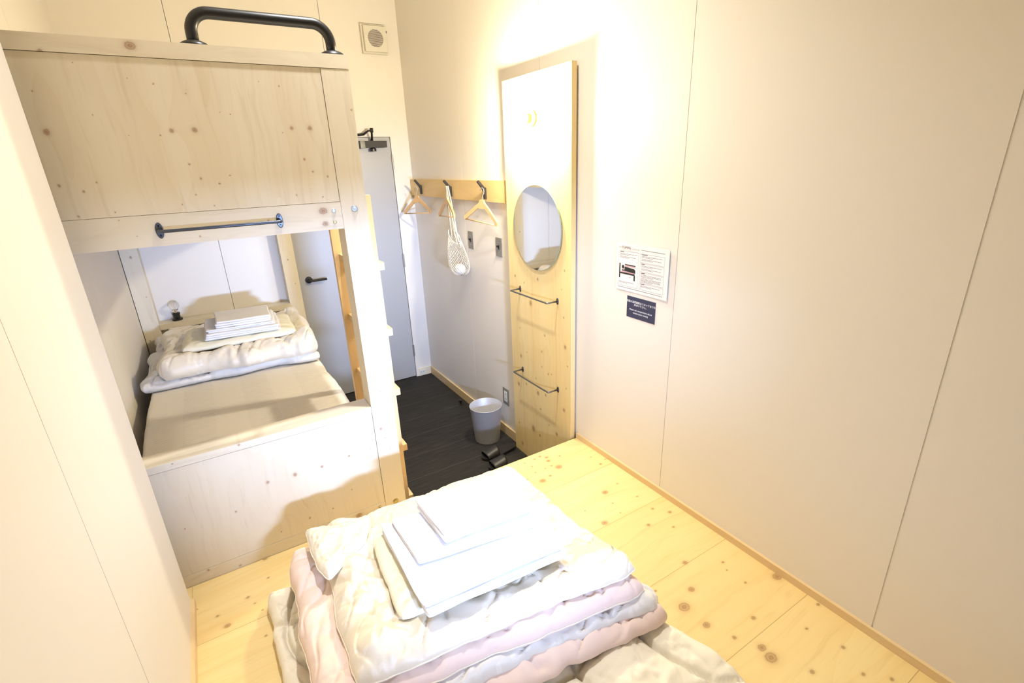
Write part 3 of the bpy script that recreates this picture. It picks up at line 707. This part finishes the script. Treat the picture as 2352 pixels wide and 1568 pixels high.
bm = bmesh.new(); lathe(bm, [(0.2185, -0.0000), (0.2185, -0.0002)], (XPF - 0.0098, 2.168, 1.470), 96, 'x')
link('mirror_glass', bm, M_MIRROR, mi)
bm = bmesh.new(); box(bm, XPF - 0.0038, XPF - 0.0002, 2.12, 2.22, 1.40, 1.54); link('backing', bm, M_BLACKP, mi)
for z, lb in ((1.113, 'square bent steel towel bar on the plank just below the mirror'), (0.607, 'square bent steel towel bar low on the plank beside the bin')):
    tb = thing('towel_bar', (XPF, 2.171, z), lb, 'towel bar', 'steel towel bars on the plank')
    bm = bmesh.new()
    tube(bm, arc_path([(XPF + 0.001, 2.350, z), (XPF - 0.068, 2.350, z), (XPF - 0.068, 1.992, z), (XPF + 0.001, 1.992, z)], 0.006, 5), 0.0045, 14)
    link('bar', bm, M_STEEL, tb, smooth=True)
    for y in (2.350, 1.992): oval_flange(tb, (XPF, y, z), M_STEEL, 'x', 0.0095, 0.018)
# lit bulb on the plank
lp = thing('wall_lamp', (XPF, 2.190, 2.000), 'bare lit bulb in a round socket high on the pine plank', 'lamp')
bm = bmesh.new(); lathe(bm, [(0.037, 0.0), (0.037, -0.010), (0.031, -0.016), (0.022, -0.018), (0.022, -0.040), (0.018, -0.043)], (XPF - 0.0004, 2.190, 2.000), 30, 'x')
link('socket', bm, M_CERAM, lp)
mb = NT('glowing bulb'); mb.set(Base_Color=(1, 1, 1), Emission_Color=(1.0, 0.89, 0.64), Emission_Strength=BULB_POWER)
bm = bmesh.new(); prof = [(0.0135, -0.043), (0.015, -0.052)]
for k in range(0, 11):
    a = -0.9 + k * (PI / 2 + 0.9) / 10
    prof.append((0.030 * math.cos(a), -0.090 - 0.030 * math.sin(a)))
lathe(bm, prof, (XPF, 2.190, 2.000), 20, 'x')
link('bulb', bm, mb.m, lp, smooth=True)

# ceiling downlight
dl = thing('ceiling_downlight', (CL[0], CL[1], CEIL - 0.05), 'small round downlight fixed to the ceiling above the platform', 'ceiling light')
bm = bmesh.new(); lathe(bm, [(0.050, 0.0), (0.062, 0.0), (0.066, 0.006), (0.066, 0.050), (0.050, 0.050), (0.050, 0.0)], (CL[0], CL[1], CEIL - 0.0505), 32, cap0=False, cap1=False)
link('housing', bm, M_WHITEP, dl)

# ---------------------------------------------------------------- coat rail, hooks, hangers, bag
cr = thing('coat_rail', (1.52, 3.25, 1.58), 'pine board with dark hooks fixed to the wall beside the door', 'coat rail')
mkbox('board', (1.508, XR - 0.0005, 2.522, YF - 0.002, 1.582, 1.705), W_RACK, cr, 0.0015)
for y in (3.760, 3.222, 2.735):
    bm = bmesh.new()
    pts = [(1.5065, 1.600), (1.500, 1.601), (1.496, 1.640), (1.486, 1.660), (1.453, 1.702), (1.446, 1.699), (1.480, 1.650), (1.487, 1.600)]
    pts = [(1.5075, 1.598), (1.5075, 1.662), (1.496, 1.668), (1.461, 1.708), (1.450, 1.700), (1.484, 1.656), (1.493, 1.638), (1.494, 1.598)]
    hw = 0.0075
    A = [bm.verts.new((px, y - hw, pz)) for px, pz in pts]; B = [bm.verts.new((px, y + hw, pz)) for px, pz in pts]
    bm.faces.new(A[::-1]); bm.faces.new(B)
    for k in range(len(pts)):
        bm.faces.new((A[k], A[(k + 1) % len(pts)], B[(k + 1) % len(pts)], B[k]))
    link('hook', bm, M_BRONZE, cr, bevel=0.0022)

def hanger_parts(root):
    """local frame: x along the shoulders, z up, origin at the middle of the bar"""
    HW = 0.155
    # shoulders: one bowed board
    bm = bmesh.new(); N = 26; prof = []
    def top(s): return 0.012 + 0.118 * (1 - abs(s)) ** 0.80 if abs(s) > 0.13 else 0.012 + 0.118 * (0.87) ** 0.80 + 0.004
    rows = []
    for i in range(-N, N + 1):
        s = i / N; x = HW * s
        a = abs(s)
        zc = 0.112 - 0.100 * (min(1, max(0, (a - 0.10)) / 0.90)) ** 1.05
        if a < 0.10: zc = 0.112
        th = 0.020 if a > 0.16 else 0.030
        if a > 0.9: th = 0.020 - 0.06 * (a - 0.9)
        if a < 0.12: up = 0.024
        else: up = 0.012
        rows.append((x, zc + up, zc - th * 0.75 - (0.0 if a > 0.12 else 0.006)))
    F = [[bm.verts.new((x, yy - 0.10 * (abs(x) / HW) ** 2 * 0.12, z)) for yy in (-0.006, 0.006) for z in (zt, zb)] for x, zt, zb in rows]
    for P, Q in zip(F, F[1:]):
        bm.faces.new((P[0], Q[0], Q[1], P[1])); bm.faces.new((P[2], P[3], Q[3], Q[2]))
        bm.faces.new((P[0], P[2], Q[2], Q[0])); bm.faces.new((P[1], Q[1], Q[3], P[3]))
    bm.faces.new((F[0][0], F[0][1], F[0][3], F[0][2])); bm.faces.new((F[-1][0], F[-1][2], F[-1][3], F[-1][1]))
    link('shoulders', bm, M_HANGER, root, bevel=0.0018)
    bm = bmesh.new(); tube(bm, [(-HW * 0.93, -0.010, 0.006), (HW * 0.93, -0.010, 0.006)], 0.0042, 10)
    link('bar', bm, M_HANGER, root, smooth=True)
    bm = bmesh.new()
    pts = [(0, 0, 0.130), (0, 0, 0.152), (0.004, 0, 0.160), (0.014, 0, 0.172), (0.017, 0, 0.186), (0.012, 0, 0.199), (0, 0, 0.205), (-0.012, 0, 0.200), (-0.017, 0, 0.188)]
    tube(bm, pts, 0.0019, 8); link('hook_wire', bm, M_WIRE, root, smooth=True)
def hanger(L, R, label):
    L, R = Vector(L), Vector(R); c = (L + R) / 2
    o = thing('coat_hanger', (0, 0, 0), label, 'coat hanger', 'wooden hangers on the coat rail')
    hanger_parts(o)
    ax = (R - L).normalized(); up = Vector((0, 0, 1)); yv = up.cross(ax).normalized(); zv = ax.cross(yv)
    o.matrix_world = Matrix.Translation(c) @ Matrix((ax, yv, zv)).transposed().to_4x4()
    return o
hanger((1.402, 3.860, 1.448), (1.500, 3.590, 1.461), 'wooden coat hanger on the hook nearest the door, hanging empty')
hanger((1.462, 3.330, 1.460), (1.436, 3.030, 1.470), 'wooden coat hanger on the middle hook sharing it with the net bag')
hanger((1.420, 2.845, 1.476), (1.478, 2.545, 1.450), 'wooden coat hanger on the hook nearest the plank, hanging empty')

# net bag
nb = thing('net_bag', (1.466, 3.12, 1.68), 'cream cotton net bag hanging from the middle hook', 'bag')
def bag_pt(a, v):
    """v 0 top opening .. 1 bottom"""
    z = 1.335 - 0.262 * v
    ry = 0.088 * (0.62 + 0.55 * math.sin(min(v, 0.8) / 0.8 * PI * 0.55)) * math.sqrt(max(0.0, 1 - max(0, (v - 0.72) / 0.28) ** 2)) + 0.002
    rx = ry * 0.62
    yc = 3.145 - 0.055 * v
    z += (0.045 * math.cos(a)) * (1 - v)            # the rim rises on the far side
    xx = 1.468 + rx * math.sin(a); 
    return (min(xx, 1.526), yc + ry * math.cos(a), z)
bm = bmesh.new(); NA, NV = 24, 20
R_ = [[bm.verts.new(bag_pt(2 * PI * (k + (i % 2) * 0.5) / NA, i / NV)) for k in range(NA)] for i in range(NV + 1)]
for i in range(NV - 1):
    for k in range(NA):
        # diamond mesh
        k2 = (k + (0 if i % 2 == 0 else 1)) % NA
        if i + 2 <= NV:
            a = R_[i][k]; l_ = R_[i + 1][(k - 1) % NA if i % 2 == 0 else k]; r_ = R_[i + 1][k if i % 2 == 0 else (k + 1) % NA]; d = R_[i + 2][k]
            try: bm.faces.new((a, l_, d, r_))
            except ValueError: pass
loose = [v for v in bm.verts if not v.link_faces]
bmesh.ops.delete(bm, geom=loose, context='VERTS')
net = link('net', bm, M_NET, nb)
wm = net.modifiers.new('net', 'WIREFRAME'); wm.thickness = 0.0030; wm.use_even_offset = False; wm.use_replace = True
rimpts = [bag_pt(2 * PI * k / 40, 0.0) for k in range(40)]
bm = bmesh.new(); tube(bm, rimpts, 0.0032, 8, closed=True)
link('rim_cord', bm, M_NET, nb, smooth=True)
HK = Vector((1.474, 3.222, 1.668))
for (dx, yo, zo, nm) in ((0.0, 0.072, 1.345, 0), (0.01, -0.030, 1.30, 1), (-0.012, 0.02, 1.32, 0), (0.014, 0.05, 1.33, 0)):
    bm = bmesh.new(); a0 = HK + Vector((dx * 0.3, -0.004 * (1 + 3 * nm), 0.0)); b0 = Vector((1.466 + dx, 3.135 + yo, zo))
    pts = []
    for k in range(13):
        t = k / 12; p = a0.lerp(b0, t); p.y += 0.014 * math.sin(PI * t) * (-1 if nm else 1) * 0.4
        pts.append(p)
    tube(bm, pts, 0.0042 if not nm else 0.0038, 8); link('strap', bm, M_NET, nb, smooth=True)
bm = bmesh.new()   # the handle loop hanging open on the near side
lp_ = [HK + Vector((-0.006, -0.006, 0)), (1.458, 3.17, 1.56), (1.452, 3.12, 1.45), (1.450, 3.05, 1.34), (1.452, 3.022, 1.285), (1.456, 3.045, 1.262), (1.460, 3.085, 1.285), (1.462, 3.125, 1.36), (1.466, 3.165, 1.50), (1.470, 3.205, 1.62)]
tube(bm, lp_, 0.0034, 8); link('strap', bm, M_NET, nb, smooth=True)
bm = bmesh.new(); bmesh.ops.create_icosphere(bm, subdivisions=4, radius=1)
for v in bm.verts:
    n_ = 1 + 0.10 * noise.noise(v.co * 2.2)
    v.co = Vector((1.466 + v.co.x * 0.036 * n_, 3.088 + v.co.y * 0.052 * n_, 1.117 + v.co.z * 0.038 * n_))
o = link('rolled_cloth', bm, M_COTTON, smooth=True, origin=(1.466, 3.088, 1.08)); tag(o, 'bundled white cloth in the bottom of the net bag', 'cloth')

# ---------------------------------------------------------------- switches, outlets, intercom speaker
def switch(y, z, label):
    t_ = thing('light_switch', (XR, y, z), label, 'switch', 'light switches under the coat rail')
    mkbox('plate', (XR - 0.0045, XR - 0.0003, y - 0.035, y + 0.035, z - 0.058, z + 0.058), M_PLATE, t_, 0.0015)
    bm = bmesh.new(); box(bm, XR - 0.007, XR - 0.0046, y - 0.006, y + 0.006, z - 0.013, z + 0.013)
    tube(bm, [(XR - 0.005, y, z - 0.001), (XR - 0.018, y + 0.001, z + 0.010)], [0.0042, 0.0055], 10)
    lv = link('toggle', bm, M_BLACKP, t_)
    for s in (-1, 1):
        bm = bmesh.new(); lathe(bm, [(0.0024, 0), (0.0024, -0.001)], (XR - 0.0046, y, z + s * 0.030), 10, 'x'); link('screw', bm, M_ZINC, t_)
switch(3.017, 1.318, 'grey plate toggle switch behind the net bag, left of the two switches')
switch(2.641, 1.313, 'grey plate toggle switch under the near hanger, right of the two switches')
ot = thing('wall_outlet', (XR, 2.638, 0.296), 'white socket in a grey plate low on the wall behind the bin', 'outlet')
mkbox('plate', (XR - 0.0045, XR - 0.0003, 2.601, 2.675, 0.236, 0.356), M_PLATE, ot, 0.0015)
mkbox('socket_insert', (XR - 0.0065, XR - 0.0046, 2.620, 2.656, 0.258, 0.334), M_WHITEP, ot, 0.001)
for z in (0.278, 0.314):
    for dy in (-0.006, 0.006): mkbox('slot', (XR - 0.0071, XR - 0.0064, 2.638 + dy - 0.0012, 2.638 + dy + 0.0012, z - 0.005, z + 0.005), M_BLACKP, ot, 0)
o2 = thing('floor_outlet', (1.428, YF - 0.01, 0.036), 'small cream socket set in the skirting beside the door', 'outlet')
mkbox('plate', (1.412, 1.468, YF - 0.0150, YF - 0.0103, 0.014, 0.056), M_WHITEP, o2, 0.0012)
for x in (1.426, 1.450):
    for d in (-0.004, 0.004): mkbox('slot', (x + d - 0.001, x + d + 0.001, YF - 0.0156, YF - 0.0149, 0.032, 0.042), M_BLACKP, o2, 0)
sp = thing('wall_speaker', (1.34, YF, 2.67), 'square ivory speaker with a round slotted grille high above the door', 'speaker')
mkbox('back_box', (1.247, 1.433, YF - 0.028, YF - 0.0003, 2.580, 2.766), M_SPEAK, sp, 0.008)
mkbox('front_cover', (1.259, 1.421, YF - 0.052, YF - 0.0285, 2.590, 2.752), M_SPEAK, sp, 0.007)
bm = bmesh.new()
for k in range(17):
    z = -0.052 + k * 0.0065; hw = math.sqrt(max(0, 0.056 ** 2 - z ** 2))
    box(bm, 1.340 - hw, 1.340 + hw, YF - 0.0535, YF - 0.0518, 2.674 + z - 0.0015, 2.674 + z + 0.0015)
g = link('grille', bm, plain('dark grille', (0.10, 0.07, 0.08), 0.6), sp); g['label'] = 'dark grille slots'
bm = bmesh.new(); tube(bm, [(1.4211, YF - 0.040, 2.722), (1.428, YF - 0.040, 2.722)], 0.008, 12); link('knob', bm, M_BLACKP, sp)

# door stop
ds = thing('door_stop', (1.462, 3.25, 0), 'tiny dark metal door stop on the carpet by the skirting', 'door stop')
bm = bmesh.new(); lathe(bm, [(0.018, 0.0), (0.018, 0.004), (0.009, 0.007), (0.009, 0.026), (0.015, 0.028), (0.015, 0.040), (0.012, 0.042)], (1.462, 3.25, 0.0), 20)
link('stem', bm, M_BRONZE, ds)

# ---------------------------------------------------------------- waste bin, slippers
bn = thing('waste_bin', (1.380, 2.665, 0), 'brushed aluminium waste bin on the dark carpet', 'waste bin')
bm = bmesh.new(); H_ = 0.262
lathe(bm, [(0.080, 0.0), (0.084, 0.002), (0.085, 0.010), (0.1085, H_ - 0.003), (0.1095, H_), (0.1085, H_ + 0.001), (0.1070, H_ - 0.002), (0.0835, 0.012), (0.0810, 0.006)], (1.380, 2.665, 0), 56, cap1=True)
link('body', bm, M_ALU, bn, smooth=True)
bm = bmesh.new(); tube(bm, [(1.380 + 0.109 * math.cos(2 * PI * k / 48), 2.665 + 0.109 * math.sin(2 * PI * k / 48), H_) for k in range(48)], 0.0018, 8, closed=True)
link('rim', bm, M_ALU, bn, smooth=True)

def slipper(x0, y0, ang, label):
    """toe end at the origin, heel along +x"""
    r = thing('slipper', (0, 0, 0), label, 'slipper', 'pair of black slippers')
    Ls, N = 0.262, 26
    def outline(t): return 0.047 * (0.80 + 0.22 * math.cos((t - 0.28) * 3.6)) * min(1, math.sqrt(max(0, t / 0.14)) if t < 0.14 else 1) * (math.sqrt(max(0, 1 - ((t - 0.86) / 0.14) ** 2)) if t > 0.86 else 1)
    bm = bmesh.new(); rows = []
    for i in range(N + 1):
        t = min(max(i / N, 0.004), 0.996); hw = max(outline(t), 0.003); x = Ls * t
        rows.append([bm.verts.new((x, s * hw, z)) for s in (-1, 1) for z in (0.0, 0.018 + 0.006 * t)])
    for P, Q in zip(rows, rows[1:]):
        bm.faces.new((P[1], P[3], Q[3], Q[1])); bm.faces.new((P[0], Q[0], Q[2], P[2]))
        bm.faces.new((P[0], P[1], Q[1], Q[0])); bm.faces.new((P[2], Q[2], Q[3], P[3]))
    bm.faces.new((rows[0][0], rows[0][2], rows[0][3], rows[0][1])); bm.faces.new((rows[-1][0], rows[-1][1], rows[-1][3], rows[-1][2]))
    link('sole', bm, M_LEATHER, r, bevel=0.002)
    bm = bmesh.new(); G = []
    for i in range(9):
        t = i / 8; x = 0.018 + 0.098 * t; hh = 0.038 + 0.020 * t; hw = 0.0495
        row = []
        for k in range(17):
            a = PI * k / 16
            row.append((x + 0.012 * (1 - math.sin(a)) * (1 - 2 * t) * 0.8, -hw * math.cos(a), 0.010 + hh * math.sin(a) ** 0.75))
        G.append(row)
    O = [[bm.verts.new(p) for p in row] for row in G]
    I = [[bm.verts.new((p[0], p[1] * 0.94, 0.010 + (p[2] - 0.010) * 0.94)) for p in row] for row in G]
    for a in range(8):
        for k in range(16):
            bm.faces.new((O[a][k], O[a][k + 1], O[a + 1][k + 1], O[a + 1][k])); bm.faces.new((I[a][k], I[a + 1][k], I[a + 1][k + 1], I[a][k + 1]))
    for k in range(16):
        bm.faces.new((O[0][k], I[0][k], I[0][k + 1], O[0][k + 1])); bm.faces.new((O[8][k], O[8][k + 1], I[8][k + 1], I[8][k]))
    for a in range(8):
        bm.faces.new((O[a][0], O[a + 1][0], I[a + 1][0], I[a][0])); bm.faces.new((O[a][16], I[a][16], I[a + 1][16], O[a + 1][16]))
    link('upper', bm, M_LEATHER, r, smooth=True)
    r.location = (x0, y0, 0.0006); r.rotation_euler = (0, 0, ang)
slipper(1.222, 2.455, 0.05, 'black open slipper beside the bin, the farther of the pair')
slipper(1.205, 2.335, -0.02, 'black open slipper nearer the platform edge, half of the pair')

# ---------------------------------------------------------------- notices on the right wall
def text_bm(body, size, align='LEFT'):
    c = bpy.data.curves.new('t', 'FONT'); c.body = body; c.size = size; c.align_x = align; c.extrude = 0.00012
    c.resolution_u = 3
    o = bpy.data.objects.new('t', c); COL.objects.link(o)
    bpy.context.view_layer.update()
    dg = bpy.context.evaluated_depsgraph_get()
    me = bpy.data.meshes.new_from_object(o.evaluated_get(dg))
    bm = bmesh.new(); bm.from_mesh(me)
    bpy.data.objects.remove(o); bpy.data.meshes.remove(me); bpy.data.curves.remove(c)
    return bm
def on_wall(bm, y, z, x):
    M = Matrix(((0, 0, -1, x), (-1, 0, 0, y), (0, 1, 0, z), (0, 0, 0, 1)))
    bmesh.ops.transform(bm, matrix=M, verts=bm.verts)
def sheet(bm, u0, u1, v0, v1, curl, nx=24, t=0.0003):
    for i in range(nx):
        a, b = u0 + (u1 - u0) * i / nx, u0 + (u1 - u0) * (i + 1) / nx
        for (x0, x1) in ((curl(a), curl(b)),):
            q = [bm.verts.new(p) for p in ((x0, a, v0), (x1, b, v0), (x1, b, v1), (x0, a, v1))]
            bm.faces.new(q)
            q2 = [bm.verts.new(p) for p in ((x0 + t, a, v0), (x0 + t, a, v1), (x1 + t, b, v1), (x1 + t, b, v0))]
            bm.faces.new(q2)
    bmesh.ops.remove_doubles(bm, verts=bm.verts, dist=1e-6)
PY, PZ, PW, PH = 1.607, 1.459, 0.297, 0.208      # top left corner as seen
def curl(y):    # paper bows off the wall at its edges
    s = (PY - y) / PW
    return XR - 0.0020 - 0.0035 * s ** 3 - 0.002 * (1 - s) ** 4
po = thing('information_sheet', (XR, PY - PW / 2, PZ - PH / 2), 'white printed room information sheet taped to the right wall', 'notice')
bm = bmesh.new(); sheet(bm, PY - PW, PY, PZ - PH, PZ, curl, t=0.0005)
link('paper', bm, M_PAPER, po)
def bars(bars_, mat, name):
    bm = bmesh.new()
    for (u, v, w_, h_) in bars_:      # fractions from the top left
        n_ = max(1, int(w_ * 24))
        for k in range(n_):
            ya, yb = PY - (u + w_ * k / n_) * PW, PY - (u + w_ * (k + 1) / n_) * PW
            za, zb = PZ - v * PH, PZ - (v + h_) * PH
            bm.faces.new([bm.verts.new(p) for p in ((curl(ya) - 0.0003, ya, za), (curl(yb) - 0.0003, yb, za), (curl(yb) - 0.0003, yb, zb), (curl(ya) - 0.0003, ya, zb))])
    return link(name, bm, mat, po)
for b_ in ((0.05, 0.935, 0.87, 0.007), (0.48, 0.100, 0.44, 0.007)): bars([b_], M_INKG, 'rule_line')
frames = []
def fr_(u0, v0, u1, v1, t=0.0035):
    frames.extend([(u0, v0, u1 - u0, t), (u0, v1, u1 - u0, t * 1.2), (u0, v0, t * 0.7, v1 - v0), (u1, v0, t * 0.7, v1 - v0)])
fr_(0.05, 0.17, 0.44, 0.90)
for a, b in ((0.17, 0.345), (0.365, 0.53), (0.55, 0.755), (0.775, 0.90)): fr_(0.475, a, 0.92, b)
bars(frames, M_INKL, 'frame_lines')
rnd = random.Random(5); tx = []
for v0, n_, u, wd in ((0.225, 2, 0.075, 0.34), (0.285, 2, 0.075, 0.33), (0.815, 2, 0.07, 0.30), (0.215, 2, 0.50, 0.38), (0.275, 2, 0.50, 0.37), (0.405, 2, 0.50, 0.38), (0.465, 2, 0.50, 0.37), (0.59, 3, 0.50, 0.38), (0.665, 4, 0.50, 0.38), (0.815, 2, 0.50, 0.36), (0.865, 1, 0.50, 0.05)):
    for k in range(n_):
        uu = u; wleft = wd * (1 if k < n_ - 1 else 0.6)
        while wleft > 0.02:
            ww = min(wleft, rnd.uniform(0.02, 0.07)); tx.append((uu, v0 + k * 0.022, ww * 0.88, 0.0075)); uu += ww; wleft -= ww
bars(tx, M_INKL, 'small_print')
for b_ in ((0.075, 0.185, 0.08, 0.012), (0.50, 0.182, 0.11, 0.012), (0.50, 0.372, 0.065, 0.012), (0.50, 0.557, 0.075, 0.012), (0.50, 0.782, 0.075, 0.012)): bars([b_], M_INKG, 'heading')
# bed pictogram
def poly(pts, mat, name, lift=0.0006):
    bm = bmesh.new()
    bm.faces.new([bm.verts.new((curl(PY - u * PW) - lift, PY - u * PW, PZ - v * PH)) for u, v in pts])
    return link(name, bm, mat, po)
def rect(u, v, w_, h_): return [(u, v), (u + w_, v), (u + w_, v + h_), (u, v + h_)]
bm = bmesh.new()
for pts in (rect(0.068, 0.435, 0.022, 0.31), rect(0.09, 0.62, 0.29, 0.033), rect(0.362, 0.65, 0.026, 0.11), rect(0.18, 0.44, 0.21, 0.020),
            [(0.175, 0.50), (0.19, 0.495), (0.37, 0.515), (0.39, 0.545), (0.39, 0.60), (0.12, 0.585), (0.12, 0.565), (0.175, 0.565)],
            [(0.143 + 0.024 * math.cos(a * PI / 10), 0.505 + 0.040 * math.sin(a * PI / 10)) for a in range(20)]):
    bm.faces.new([bm.verts.new((curl(PY - u * PW) - 0.0006, PY - u * PW, PZ - v * PH)) for u, v in pts])
link('bed_pictogram', bm, M_INK, po)
bars([(0.18, 0.466, 0.21, 0.006), (0.18, 0.482, 0.21, 0.006), (0.115, 0.598, 0.275, 0.006), (0.115, 0.611, 0.275, 0.005), (0.125, 0.552, 0.05, 0.006), (0.27, 0.70, 0.035, 0.009)], M_INKR, 'red_lines')
for s_, sz, u, v, mm in (('HOTEL', 0.0062, 0.05, 0.108, M_INKL), ('TOMAR', 0.0148, 0.115, 0.118, M_INKG), ('ROOM INFORMATION', 0.0052, 0.28, 0.118, M_INKL)):
    bm = text_bm(s_, sz); on_wall(bm, PY - u * PW, PZ - v * PH, XR - 0.0054)
    link('heading_text', bm, mm, po)
ng = thing('temperature_sign', (XR, 1.451, 1.183), 'small navy sign with white text stuck below the information sheet', 'sign')
mkbox('card', (XR - 0.0016, XR - 0.0003, 1.369, 1.533, 1.136, 1.231), M_NAVY, ng, 0)
for s_, sz, z in (('部屋の温度調節はスタッフまでお', 0.0112, 1.205), ('声がけ下さい。', 0.0112, 1.192), ('Please ask receptionists about', 0.0108, 1.170), ('temperature setting', 0.0108, 1.157)):
    bm = text_bm(s_, sz, 'CENTER'); 
    on_wall(bm, 1.451, z, XR - 0.0018); link('lettering', bm, M_INKW, ng)
